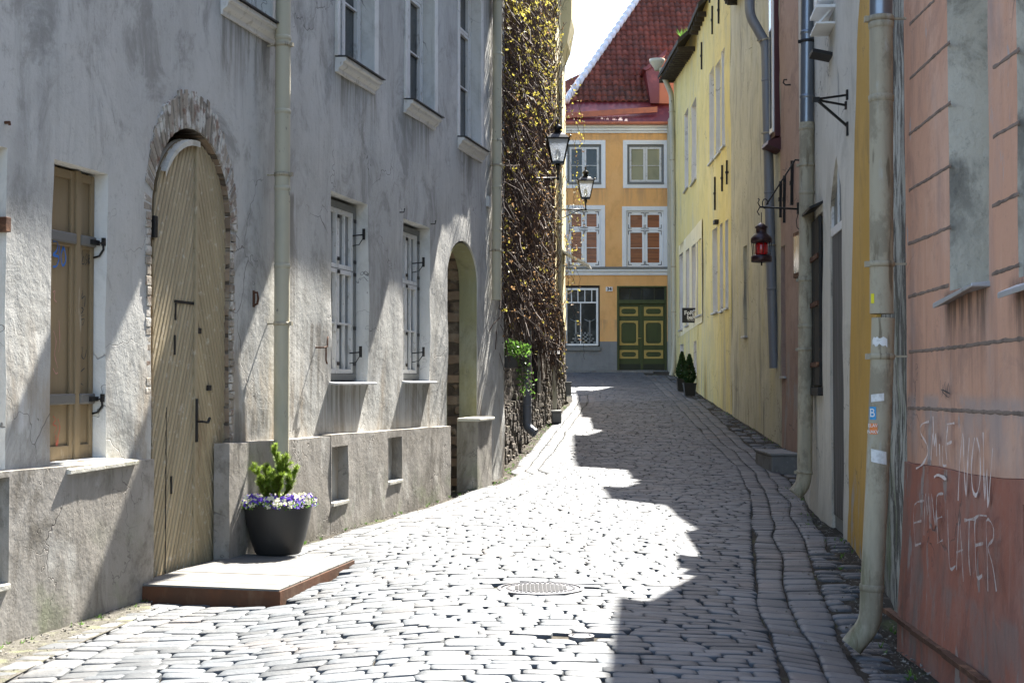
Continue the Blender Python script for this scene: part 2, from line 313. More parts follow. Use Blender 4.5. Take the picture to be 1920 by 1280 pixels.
K['bark'] = mat('bark', (.12,.08,.05), .9, 0, .2, bump=[(40, .005)])
K['petal_white'] = mat('petal_white', (.75,.74,.55), .6, 0, .3, island=.15, translucent=.4)
K['petal_violet'] = mat('petal_violet', (.13,.07,.42), .6, 0, .3, island=.4, translucent=.4)
K['tile'] = mat('tile', (.165,.05,.035), .85, 0, .2, island=.3, layers=[dict(c=(.045,.04,.037), s=(1.2,1.2,1.2), lo=.42, hi=.66, a=.6, r=.75), dict(c=(.34,.12,.08), s=9, lo=.58, hi=.7, a=.6)], bump=[(20, .01)])
K['red_metal'] = mat('red_metal', (.13,.02,.022), .38, .1, .5, layers=[dict(c=(.32,.07,.06), s=(2,2,2), lo=.5, hi=.7, a=.6)])
K['rust_metal'] = mat('rust_metal', (.42,.12,.055), .5, 0, .4, layers=[dict(c=(.3,.09,.05), s=4, lo=.45, hi=.65, a=.7)])
K['hip_white'] = mat('hip_white', (.66,.66,.70), .8, 0, .3, layers=[dict(c=(.5,.5,.54), s=5, lo=.5, hi=.7, a=.6)], bump=[(14, .01)])
K['green_paint'] = mat('green_paint', (.055,.07,.018), .5, 0, .4, layers=[dict(c=(.038,.045,.015), s=(3,3,1), lo=.45, hi=.7, a=.7)], bump=[((20,20,4), .001)])
K['gold_paint'] = mat('gold_paint', (.46,.32,.085), .55, 0, .4, layers=[dict(c=(.36,.25,.06), s=6, lo=.5, hi=.7, a=.6)])
K['dark_green'] = mat('dark_green', (.022,.026,.012), .5, 0, .4)
K['lamp_glass'] = mat('lamp_glass', (.82,.85,.84), .35, 0, .5, trans=.55, layers=[dict(c=(.45,.47,.45), s=6, lo=.5, hi=.75, a=.5)])
K['red_glass'] = mat('red_glass', (.55,.01,.012), .12, 0, .7, trans=.35)
K['clear_glass'] = mat('clear_glass', (.6,.65,.66), .05, 0, .6, trans=.9)
K['red_lacquer'] = mat('red_lacquer', (.028,.008,.008), .35, .3, .5)
K['roof_dark'] = mat('roof_dark', (.05,.043,.037), .95, 0, .2, layers=[dict(c=(.10,.10,.07), s=7, lo=.5, hi=.7, a=.8)], bump=[(14, .02)])
K['concrete'] = mat('concrete', (.20,.20,.19), .9, 0, .2, layers=[dict(c=(.13,.12,.11), s=4, lo=.45, hi=.7, a=.7), dict(c=(.28,.28,.26), s=15, lo=.55, hi=.7, a=.6)], bump=[(20, .006)])
K['cast_iron'] = mat('cast_iron', (.085,.085,.095), .45, .2, .5, layers=[dict(c=(.2,.18,.16), s=15, lo=.5, hi=.7, a=.6)], bump=[(50, .003)])
K['chalk'] = mat('chalk', (.49,.41,.37), .9, 0, .2, layers=[dict(c=(.34,.2,.15), s=(22,22,14), lo=.46, hi=.6, a=.75, r=.75)])
K['chalk_pale'] = mat('chalk_pale', (.70,.60,.55), .9, 0, .2, layers=[dict(c=(.5,.33,.25), s=(22,22,14), lo=.48, hi=.62, a=.7, r=.75)])
K['paint_blue'] = mat('paint_blue', (.02,.13,.42), .6); K['paint_black'] = mat('paint_black', (.03,.03,.03), .6)
K['paint_pink'] = mat('paint_pink', (.42,.2,.17), .6); K['paint_red'] = mat('paint_red', (.40,.07,.04), .6)
K['paint_grey'] = mat('paint_grey', (.30,.32,.33), .6)
K['sign_black'] = mat('sign_black', (.012,.012,.013), .5); K['sign_white'] = mat('sign_white', (.78,.78,.76), .5)
K['stk_blue'] = mat('stk_blue', (.03,.28,.55), .4); K['stk_orange'] = mat('stk_orange', (.75,.22,.05), .5); K['stk_yellow'] = mat('stk_yellow', (.75,.68,.03), .4)
K['stk_white'] = mat('stk_white', (.7,.7,.68), .5, layers=[dict(c=(.5,.5,.48), s=30, lo=.5, hi=.6, a=.6)])
K['maroon'] = mat('maroon', (.055,.008,.01), .5)
K['meter'] = mat('meter', (.5,.5,.48), .6)
# ------------------------------------------------------------------ ground height and street edges
def lerp_tab(tab, y):
    if y <= tab[0][0]: return tab[0][1]
    for (a, va), (b, vb) in zip(tab, tab[1:]):
        if y <= b: return va + (vb - va) * (y - a) / (b - a)
    return tab[-1][1]
def profile(y):
    t = (min(y, 60) - 24) / 1.6
    return .06 * 1.6 * (math.log1p(math.exp(t)) if t < 30 else t)
LX = lambda y: -5.65 + .2325 * y
TAB_L = [(0, LX(0)+.14), (23.7, LX(23.7)+.16), (24.2, -.15), (41, 1.62), (43, 1.7), (43.4, -6), (60, -6)]
TAB_R = [(0, 2.07), (9.4, 2.58), (10.2, 2.70), (14.3, 3.40), (18.3, 3.79), (21.5, 4.35), (21.9, 5.5), (29, 5.48), (44.3, 5.78), (54, 6.22), (57, 6.22)]
def gz(x, y):
    z = profile(y)
    z += .035 * noise.noise(Vector((x * .45, y * .33, 3.1))) + .02 * noise.noise(Vector((x * 1.1, y * .9, 9.1)))
    if 5 < y < 43:
        l = lerp_tab(TAB_L, y); r = lerp_tab(TAB_R, y)
        z += .05 * max(0, 1 - ((x - (l + r - .6) / 2) / 2.4) ** 2) - .03
    z -= .11 * max(0, min(1, (-x-.5)/1.3)) * max(0, min(1, (14.2-y)/2))
    z -= .12 * max(0, min(1, (x-1.5)/.7)) * max(0, min(1, (10.9-y)/1.2))
    return z
# ------------------------------------------------------------------ wall panels with real openings
def pip(x, y, poly):
    c = False; j = len(poly) - 1
    for i in range(len(poly)):
        xi, yi = poly[i]; xj, yj = poly[j]
        if (yi > y) != (yj > y) and x < (xj - xi) * (y - yi) / (yj - yi) + xi: c = not c
        j = i
    return c
def near_seg(x, y, poly, d):
    j = len(poly) - 1
    for i in range(len(poly)):
        ax, ay = poly[j]; bx, by = poly[i]; j = i
        if x < min(ax, bx)-d or x > max(ax, bx)+d or y < min(ay, by)-d or y > max(ay, by)+d: continue
        L2 = (bx-ax)**2 + (by-ay)**2
        t = max(0, min(1, ((x-ax)*(bx-ax) + (y-ay)*(by-ay)) / L2)) if L2 else 0
        if (ax+t*(bx-ax)-x)**2 + (ay+t*(by-ay)-y)**2 < d*d: return True
    return False
def bump_fn(amp, seed=0, s=.8, batter=None):
    def f(u, z):
        v = amp * (noise.noise(Vector((u*s, z*s*.8, seed))) + .45 * noise.noise(Vector((u*s*2.6, z*s*2.1, seed+5))))
        if batter: v += batter(u, z)
        return -v
    return f
def wall_panel(parent, mat_, outline, holes=(), reveal=.3, reveal_mat=None, disp=None, sp=.15, y=0.0, name='wall', back=None, edge=.3):
    """front face at y (+disp), triangulated round its openings; each opening gets its own reveal"""
    disp = disp or (lambda u, z: 0.0)
    def dens(poly, st):
        out = []
        for i in range(len(poly)):
            a = poly[i]; b = poly[(i+1) % len(poly)]; n = max(1, int(math.hypot(b[0]-a[0], b[1]-a[1]) / st))
            for k in range(n): out.append((a[0]+(b[0]-a[0])*k/n, a[1]+(b[1]-a[1])*k/n))
        return out
    outl = dens(outline, sp*1.4); hs = [dens(h, sp*.9) for h in holes]
    vs = []; es = []
    for p in [outl] + hs:
        b = len(vs); vs += [Vector(q) for q in p]; es += [(b+i, b+(i+1) % len(p)) for i in range(len(p))]
    us = [p[0] for p in outline]; zs = [p[1] for p in outline]
    u = min(us) + sp/2; r = 0
    while u < max(us):
        z = min(zs) + sp/2 + (sp/2 if r % 2 else 0)
        while z < max(zs):
            if pip(u, z, outline) and not near_seg(u, z, outline, sp*.35) and not any(near_seg(u, z, h, sp*.3) or pip(u, z, h) for h in holes):
                vs.append(Vector((u, z)))
            z += sp
        u += sp * .87; r += 1
    ov, oe, of, *_ = delaunay_2d_cdt(vs, es, [], 0, 1e-5)
    m = MB(); fs = []
    for f in of:
        cx = sum(ov[i].x for i in f)/3; cz = sum(ov[i].y for i in f)/3
        if pip(cx, cz, outline) and not any(pip(cx, cz, h) for h in holes):
            a, b, c = (ov[i] for i in f)
            if (b-a).cross(c-a) < 0: f = f[::-1]
            fs.append(tuple(f))
    m.add([(v.x, y + disp(v.x, v.y), v.y) for v in ov], fs, True)
    # thickness at the outer edge
    def rim(poly, d, flip, sink=None):
        n = len(poly); a = [(p[0], y + disp(*p), p[1]) for p in poly]; b = [(p[0], y + d, p[1]) for p in poly]
        f = [((i, i+n, (i+1) % n+n, (i+1) % n)) for i in range(n)]
        if not flip: f = [q[::-1] for q in f]
        return a + b, f
    v, f = rim(outl, edge, True); m.add(v, f)
    rm = m
    for i, h in enumerate(hs):
        d = reveal[i] if isinstance(reveal, (list, tuple)) else reveal
        v, f = rim(h, d, False)
        if reveal_mat: MB().add(v, f).build('opening_reveal', reveal_mat[i] if isinstance(reveal_mat, (list, tuple)) else reveal_mat, parent)
        else: m.add(v, f)
    o = m.build(name, mat_, parent)
    return o
def rect(u0, u1, z0, z1): return [(u0, z0), (u1, z0), (u1, z1), (u0, z1)]
def arch(u0, u1, z0, zs, zt, n=14, p=2.0):     # z springing, z top
    uc = (u0+u1)/2; r = (u1-u0)/2; pts = [(u0, z0), (u1, z0)]
    for k in range(n+1):
        t = PI*k/n; pts.append((uc + r*math.cos(t), zs + (zt-zs)*(math.sin(t) ** (1.0))))
    return pts
def body(parent, mat_, u0, u1, y0, y1, z0, z1):
    return MB().box(u0, u1, y0, y1, z0, z1).build('side_walls', mat_, parent)
def roof(parent, u0, u1, ze, over=.3, depth=6, rise=4.5, mat_='roof_dark', ze2=None, th=.14):
    ze2 = ze if ze2 is None else ze2
    a = rise / depth
    m = MB()
    P = lambda u, y, z: (u, y, z)
    v = []
    for u, z in ((u0, ze), (u1, ze2)):
        v += [P(u, -over, z - over*a), P(u, depth, z + rise), P(u, depth, z + rise - th*1.5), P(u, -over, z - over*a - th)]
    m.add(v, [(0,4,5,1), (3,2,6,7), (0,3,7,4), (1,5,6,2), (0,1,2,3), (4,7,6,5)])
    for i in range(int(abs(u1-u0)/.55)):           # rafter ends
        u = min(u0,u1) + .3 + i*.55; z = ze + (ze2-ze)*(u-u0)/(u1-u0)
        m.box(u-.04, u+.04, -over+.04, .02, z-over*a-th-.16, z-over*a-th-.01)
    return m.build('roof', K[mat_], parent)
def window(parent, u0, u1, z0, z1, y, frame='old_white_paint', outer='grey_frame', pane='curtain_glass', cols=2, rows=(.5,), w=.055, ow=.05, sill=None, bars=(), name='window', split=1, casing=True):
    """window: outer casing; children: sash frame, pane, sill"""
    m = MB()
    if casing:
        m.box(u0, u0+ow, y-.03, y+.06, z0, z1); m.box(u1-ow, u1, y-.03, y+.06, z0, z1)
        m.box(u0+ow, u1-ow, y-.032, y+.06, z1-ow, z1); m.box(u0+ow, u1-ow, y-.032, y+.06, z0, z0+ow)
    else: m.box(u0, u1, y+.05, y+.08, z0, z1)
    W = m.build(name, K[outer], parent, bevel=.004)
    a0, a1, b0, b1 = u0+ow, u1-ow, z0+ow, z1-ow
    s = MB(); cw = (a1-a0)/cols
    ys = [b0] + [b0 + (b1-b0)*r for r in rows] + [b1]
    for c in range(cols):
        for k in range(len(ys)-1):
            x0, x1, q0, q1 = a0+c*cw+.004, a0+(c+1)*cw-.004, ys[k]+.004, ys[k+1]-.004
            s.box(x0, x0+w, y-.02, y+.03, q0, q1); s.box(x1-w, x1, y-.02, y+.03, q0, q1)
            s.box(x0+w, x1-w, y-.018, y+.03, q1-w, q1); s.box(x0+w, x1-w, y-.018, y+.03, q0, q0+w)
            for f in (bars[k] if k < len(bars) else ()):
                if f[0] == 'h': zz = q0+(q1-q0)*f[1]; s.box(x0+w, x1-w, y-.008, y+.028, zz-.012, zz+.012)
                else: xx = x0+(x1-x0)*f[1]; s.box(xx-.012, xx+.012, y-.010, y+.027, q0+w, q1-w)
    s.build('sash', K[frame], W, bevel=.003)
    MB().box(u0+.01, u1-.01, y+.032, y+.04, z0+.01, z1-.01).build('pane', K[pane], W)
    if sill: sill(W)
    return W
def sill_box(u0, u1, y0, y1, z, th, m):
    def f(W):
        MB().add([(u0,y0,z-.02),(u1,y0,z-.02),(u1,y1,z),(u0,y1,z),(u0,y0,z-.02-th),(u1,y0,z-.02-th),(u1,y1,z-th),(u0,y1,z-th)],
            [(0,1,2,3),(7,6,5,4),(0,4,5,1),(1,5,6,2),(2,6,7,3),(3,7,4,0)]).build('sill', K[m], W, bevel=.005)
    return f
def drainpipe(parent, fr, pts, r, mat_='pipe_paint', joints=(), clamps=(), name='drainpipe', stub=.25, spout=True, M=None):
    """pts world points top->bottom; joints/clamps are world z"""
    L = [fr.loc(p) for p in pts] if fr else [Vector(p) for p in pts]
    path = [L[0]]
    for i in range(1, len(L)-1):           # rounded elbows
        a, b, c = L[i-1], L[i], L[i+1]
        ang = (b-a).angle(c-b)
        if ang < .12: path.append(b); continue
        k = min(.16, (b-a).length*.45, (c-b).length*.45)
        p0 = b + (a-b).normalized()*k; p1 = b + (c-b).normalized()*k
        for t in (0, .25, .5, .75, 1): path.append(p0*(1-t)**2 + b*2*t*(1-t) + p1*t*t)
    path.append(L[-1])
    m = MB(); m.tube(path, r, 20, cap=False)
    if spout:      # open end: inner wall + dark disc
        d = (path[-1]-path[-2]).normalized()
        m.tube([path[-1], path[-1]-d*.001, path[-1]-d*.08], [r*1.02, r*.88, r*.88], 20, cap=False)
    def P(z):
        for a, b in zip(path, path[1:]):
            if min(a.z, b.z) <= z <= max(a.z, b.z) and abs(a.z-b.z) > 1e-6:
                t = (z-a.z)/(b.z-a.z); return a.lerp(b, t), (b-a).normalized()
        return path[0], Vector((0,0,-1))
    for z in joints:
        p, d = P(z); m.tube([p-d*.012, p-d*.006, p+d*.03, p+d*.034], [r*1.0, r*1.10, r*1.06, r*1.0], 20, cap=False)
    o = m.build(name, K[mat_], parent)
    for z in clamps:
        p, d = P(z); c = MB(); c.tube([p-d*.018, p+d*.018], r*1.09, 20)
        c.bar(p + Vector((0,0,0)), p + Vector((0, stub, 0)), .014, .014)
        c.box(p.x-.02, p.x+.02, p.y-r*1.09-.025, p.y-r*1.05, p.z-.018, p.z+.018)
        c.build('pipe_clamp', K['pipe_grey' if mat_ != 'pipe_zinc' else 'iron'], o)
    if spout:
        d = (path[-1]-path[-2]).normalized(); q = path[-1]-d*.07
        MB().tube([q, q-d*.004], r*.88, 20).build('pipe_mouth', K['black_metal'], o)
    return o
def cornice_sill(parent, fr, x0, x1, y, name='window_sill', dx=.10, dark=True, W=None, drop=.17):
    u0, z = fr.uv(x0, y); u1 = fr.u(x1)
    m = MB(); prof = [(.12, 0), (-.12, -.01), (-.12, -.05), (-.085, -.06), (-.075, -.10), (-.03, -.13), (-.025, -drop), (.12, -drop)]
    m.prismx([(a, z+b) for a, b in prof], u0, u1); o = m.build(name, K['old_white_paint'], W or parent, bevel=.004)
    if dark: MB().add([(u0-.01,.12,z+.012),(u1+.02,.12,z+.012),(u1+.02,-.15,z-.004),(u0-.01,-.15,z-.004),(u0-.01,.12,z+.02),(u1+.02,.12,z+.02),(u1+.02,-.15,z+.006),(u0-.01,-.15,z+.006)],
        [(0,1,2,3),(7,6,5,4),(0,4,5,1),(1,5,6,2),(2,6,7,3),(3,7,4,0)]).build('sill_flashing', K['dark_cap'], W or parent)
    return o
# ================================================================== LEFT: long grey plastered house
LW = Fr((LX(6.5), 6.5), (LX(23.75), 23.75))
gh = empty('plaster_house', LW.M, 'long grey plastered house with the arched board door, left side of the lane', 'house', )
U = LW.u; Z = LW.z
def HR(fr, xa, xb, yt, yb, off=0):      # rectangle opening: near/far front edges at xa, xb; heights read at xa
    return rect(fr.u(xa, off), fr.u(xb, off), fr.z(xa, yb, off), fr.z(xa, yt, off))
holes = []; rev = []
hA = HR(LW, 97, 200, 297, 868); holes.append(hA); rev.append(.22)
hB = HR(LW, 620, 690, 357, 716); holes.append(hB); rev.append(.28)
hC = HR(LW, 756, 806, 409, 714); holes.append(hC); rev.append(.28)
hD = HR(LW, 632, 697, -260, 106); holes.append(hD); rev.append(.24)
hE = HR(LW, 760, 811, -130, 186); holes.append(hE); rev.append(.24)
hF = HR(LW, 858, 899, -60, 256); holes.append(hF); rev.append(.24)
hG = HR(LW, 415, 503, -420, -4); holes.append(hG); rev.append(.24)
h0 = rect(U(-130), U(9), Z(0, 880), Z(0, 274)); holes.append(h0); rev.append(.3)
du0, du1 = U(283), U(429); dz0 = -.15; dzs = Z(356, 420); dzt = Z(352, 232)
dcz = Z(300, 400)
door_arch = arch(du0-.02, du1+.02, dz0, dcz, Z(345, 236), 20); holes.append(door_arch); rev.append(.3)
pu0, pu1 = U(838), U(895)
pass_arch = arch(pu0, pu1, -.3, Z(840, 520), Z(868, 452), 18); holes.append(pass_arch); rev.append(.28)
EAVE_L = 9.0
u_end = LW.len
add_stains(K['grey_plaster'], [(h[0][0]-.1, h[1][0]+.12, h[0][1]-1.1, h[0][1]-.03) for h in (hB, hC, hD, hE, hF, hG)] + [(U(575)-.05, U(612), .35, Z(600, 610)), (U(505), U(560), .2, 3.5), (U(430), U(505), .2, 1.3), (U(205), U(280), .2, 1.0), (U(820), U(905), .1, 1.6)], (.15,.135,.11), .75)
add_stains(K['grey_plaster'], [(0, 17, 5.4, 7.6), (U(20), U(95), 1.4, 4.2), (U(640), U(760), 1.6, 3.4)], (.2,.195,.185), .5, (2.2, 2.2, .9))
wall_panel(gh, K['grey_plaster'], rect(0, u_end, -.4, EAVE_L), holes, rev, [K['reveal_plaster'] if i != 8 else K['passage_stone'] for i in range(len(holes))], bump_fn(.028, 2, .85), .11, name='wall')
# pale arch lining and stone lining of the passage
pm = MB(); n = len(pass_arch)
inner = [(p[0]+(.0), p[1]) for p in pass_arch]
pm.add([(p[0], .281, p[1]) for p in inner] + [(p[0], 2.2, p[1]) for p in inner], [((i+1) % n, (i+1) % n+n, i+n, i) for i in range(n)])
pm.box(pu0-.3, pu1+.3, 2.2, 2.3, -.3, 4.6)
pm.build('passage_lining', K['passage_stone'], gh)
rm = MB(); sc = .985
uc = (pu0+pu1)/2
pa = [(uc+(p[0]-uc)*.97, p[1]*.992 if p[1] > 0 else p[1]) for p in pass_arch]
rm.add([(p[0], .004, p[1]) for p in pa] + [(p[0], .283, p[1]) for p in pa] , [((i+1) % n, (i+1) % n+n, i+n, i) for i in range(1, n)], True)
rm.build('arch_intrados', K['arch_reveal'], gh)
for a, b, z0, z1 in ((0, pu0-.35, -.4, EAVE_L), (pu1+.35, u_end, -.4, EAVE_L), (pu0-.35, pu1+.35, 4.7, EAVE_L)):
    body(gh, K['grey_plaster'], a+.001 if a else 0, b-.001, .36, 7, z0, z1)
roof(gh, 0, u_end, EAVE_L, over=.66, depth=5, rise=4.5)
for ya_, yb_, P_ in ((15.55, 16.4, .98), (17.4, 18.75, 1.22), (21.6, 22.3, .85)):       # unseen slabs added at the eave to throw slanting shadows down the wall
    ua_, ub_ = LW.loc((LX(ya_), ya_, 0)).x, LW.loc((LX(yb_), yb_, 0)).x
    hc = MB(); hc.box(ua_, ub_, -P_, .3, 8.62, 8.74); hc.build('shadow_slab', K['roof_dark'], gh)
# plinth: proud of the wall, in panels
PZ = lambda x, y: Z(x, y, -.12)
pl = MB()
def plinth(x0, x1, ya, yb, holes=(), zb=-.4, prot=.13, seed=0):
    u0, u1 = U(x0, -prot), U(x1, -prot); za, zb2 = LW.z(x0, ya, -prot), LW.z(x1, yb, -prot)
    top = [(u1 + (u0-u1)*k/9, zb2 + (za-zb2)*k/9 + (.015*noise.noise(Vector((k*1.7, seed, 0))) if 0 < k < 9 else 0)) for k in range(10)]
    return wall_panel(gh, K['plinth_plaster'], [(u0, -.4), (u1, -.4)] + top, holes, .30, None, bump_fn(.014, 11+seed, 1.2), .09, y=-prot, name='plinth', edge=prot+.02)
PR = .13
hp0 = rect(U(-80, -PR), U(20, -PR), LW.z(0, 1100, -PR), LW.z(0, 896, -PR))
plinth(-120, 290, 895, 860, [hp0], seed=1)
hp1 = rect(U(622, -PR), U(653, -PR), LW.z(622, 945, -PR), LW.z(622, 838, -PR))
hp2 = rect(U(728, -PR), U(754, -PR), LW.z(728, 905, -PR), LW.z(728, 821, -PR))
plinth(431, 620, 831, 818, [], seed=2)
plinth(621, 845, 815, 798, [hp1 and [(max(p[0], U(621,-PR)+.02), p[1]) for p in hp1], hp2], seed=3)
for h in (hp1, hp2, hp0):
    MB().box(h[0][0]+.0, h[1][0]-.002, .04, .10, h[0][1], h[2][1]-.002).build('vent_backing', K['plinth_plaster'], gh)
    MB().box(h[0][0]+.025, h[1][0]-.004, -PR-.02, .04, h[0][1]-.03, h[0][1]+.012).build('vent_sill', K['stone_sill'], gh, bevel=.006)
# pale buttress beside the passage
pb = MB(); b0, b1 = U(897, -.3), U(915, -.3); bz = LW.z(897, 790, -.3)
wall_panel(gh, K['plinth_plaster'], rect(b0-.02, b1+.25, -.4, bz), (), .2, None, bump_fn(.02, 31, 1.4), .1, y=-.3, name='buttress', edge=.32)
MB().box(b0-.06, b1+.28, -.34, .01, bz, bz+.05).build('buttress_cap', K['stone_sill'], gh, bevel=.015)
# ---- shuttered window A
ZS = LW.z(97, 882, -.165)
def shuttered(hA):
    (u0, z0), (u1, _), (_, z1), _ = hA[0], hA[1], hA[2], hA[3]
    y = .12
    W = MB().box(u0, u1, y+.05, y+.08, z0, z1).build('shuttered_window', K['iron'], gh)
    uc = U(139, y); u1b = U(176, y-.02)
    for a, b in ((u0+.004, uc-.03), (uc+.03, u1-.01)):
        s = MB(); w = (b-a); t = .045
        s.box(a, b, y+.012, y+.04, z0, z1-.02)
        s.box(a, a+.05, y-.012, y+.012, z0, z1-.02); s.box(b-.05, b, y-.012, y+.012, z0, z1-.02)
        for f0, f1 in ((0, .05), (.19, .215), (.735, .77), (.97, 1)):
            s.box(a+.05, b-.05, y-.010, y+.012, z0+(z1-z0-.02)*f0, z0+(z1-z0-.02)*f1)
        sh = s.build('shutter', K['shutter_wood'], W, bevel=.006)
        for zy in (.205, .755):
            zz = z0 + (z1-z0)*zy
            MB().box(a, b-.01, y-.04, y-.012, zz-.035, zz+.045).build('strap_board', K['plank'], sh, bevel=.012)
    MB().box(uc-.03, uc+.03, y-.03, y+.03, z0, z1-.01).build('meeting_post', K['shutter_wood'], W, bevel=.008)
    for zy in (.205, .755):
        zz = z0 + (z1-z0)*zy
        h = MB(); h.box(u1-.12, u1-.01, y-.06, y-.04, zz-.015, zz+.02)
        h.tube([(u1-.03, y-.05, zz), (u1-.02, y-.09, zz), (u1-.02, y-.095, zz-.05), (u1-.02, y-.06, zz-.10), (u1-.02, y-.01, zz-.11)], .009, 6)
        h.box(u1-.035, u1+.005, y-.105, y-.085, zz-.02, zz+.04)
        h.build('hinge', K['iron'], W)
    MB().add([(u0-.02,-.165,ZS-.008),(U(262,-.15),-.15,ZS+.004),(u1+.05,y+.05,z0+.01),(u0+.0,y+.05,z0+.01),(u0-.02,-.165,ZS-.045),(U(262,-.15),-.15,ZS-.03),(u1+.05,y+.05,z0-.04),(u0+.0,y+.05,z0-.04)],
        [(0,1,2,3),(7,6,5,4),(0,4,5,1),(1,5,6,2),(2,6,7,3),(3,7,4,0)]).build('sill', K['stone_sill'], W, bevel=.006)
    return W
WA = shuttered(hA)
# hinge fragment of the bay at the picture edge
WB0 = MB().box(h0[0][0], h0[1][0], .26, .29, h0[0][1], h0[2][1]).build('shuttered_window', K['shutter_wood'], gh)
zz = Z(4, 420); MB().box(h0[1][0]-.05, h0[1][0]+.012, -.03, .2, zz-.05, zz+.05).build('hinge', K['rust'], WB0, bevel=.004)
# graffiti helpers: strokes given by pixels, laid as raised ribbons on a wall plane
def ribbons(parent, fr, off, strokes, w, matn, name, clipz=None):
    m = MB()
    for st in strokes:
        pts = [Vector((fr.uv(x, y, off)[0], off, fr.uv(x, y, off)[1])) for x, y in st]
        # smooth
        q = []
        for i in range(len(pts)-1):
            for t in (0, .34, .67): 
                a = pts[max(i-1,0)]; b = pts[i]; c = pts[i+1]; d = pts[min(i+2, len(pts)-1)]
                q.append(.5*((2*b) + (c-a)*t + (2*a-5*b+4*c-d)*t*t + (3*b-a-3*c+d)*t**3))
        q.append(pts[-1])
        vs = []; 
        for i, p in enumerate(q):
            dd = q[min(i+1, len(q)-1)] - q[max(i-1, 0)]
            nn = Vector((-dd.z, 0, dd.x)); 
            if nn.length < 1e-6: nn = Vector((1,0,0))
            nn.normalize(); ww = w * (.75 + 1.1*noise.noise(Vector((p.x*16, p.z*16, i*.21))) + .15*rnd.random())
            vs += [p + nn*ww/2 + Vector((0,-.0015,0)), p - nn*ww/2 + Vector((0,-.0015,0))]
        m.add(vs, [(2*i, 2*i+1, 2*i+3, 2*i+2) for i in range(len(q)-1)])
    return m.build(name, K[matn], parent)
def scribble(x0, y0, x1, y1, n, s=0):
    r = random.Random(s); out = []
    for k in range(n):
        x = x0 + (x1-x0)*(k+.3)/n; w = (x1-x0)/n
        out.append([(x + r.uniform(-.3,.9)*w, y0 + (y1-y0)*r.uniform(0,.25)), (x + r.uniform(-.2,.6)*w, y0+(y1-y0)*.5), (x + r.uniform(-.3,.8)*w, y0+(y1-y0)*r.uniform(.8,1)), (x+r.uniform(.2,1.2)*w, y0+(y1-y0)*r.uniform(.2,.8))])
    return out
GO = .125
ribbons(WA, LW, GO-.017, [[(99,452),(108,455),(106,470),(99,478),(110,482),(106,498),(99,500)], [(111,460),(110,490)], [(119,462),(114,478),(117,498),(123,488),(121,470),(117,462)]], .016, 'paint_blue', 'graffiti')
ribbons(WA, LW, GO-.007, [[(143,475),(144,495),(148,482),(151,497),(154,470)], [(156,480),(153,494),(158,493),(156,480)], [(163,476),(159,484),(163,490),(159,497)], [(165,478),(166,496)], [(165,478),(171,482),(165,487),(172,500)]], .007, 'paint_black', 'graffiti')
ribbons(WA, LW, GO-.007, [[(148,550),(155,545),(152,560),(159,555),(158,575)], [(149,575),(156,580),(150,592),(158,590)], [(150,600),(158,598),(154,610)], [(146,645),(148,670),(152,650)], [(155,650),(153,668),(158,672),(162,655)], [(158,690),(149,700),(148,715),(156,722)]], .009, 'paint_black', 'graffiti')
ribbons(WA, LW, GO-.007, [[(99,780),(104,786),(99,795),(106,800),(101,812)], [(108,785),(112,800),(108,820),(106,835),(110,840)], [(104,815),(106,845),(109,820)]], .009, 'paint_red', 'graffiti')
ribbons(WA, LW, GO-.007, [[(99,548),(103,545),(101,560),(106,566)], [(100,620),(105,640),(102,665),(108,690)], [(99,690),(104,700),(108,698)], [(110,600),(112,640),(109,660)]], .007, 'paint_pink', 'graffiti')
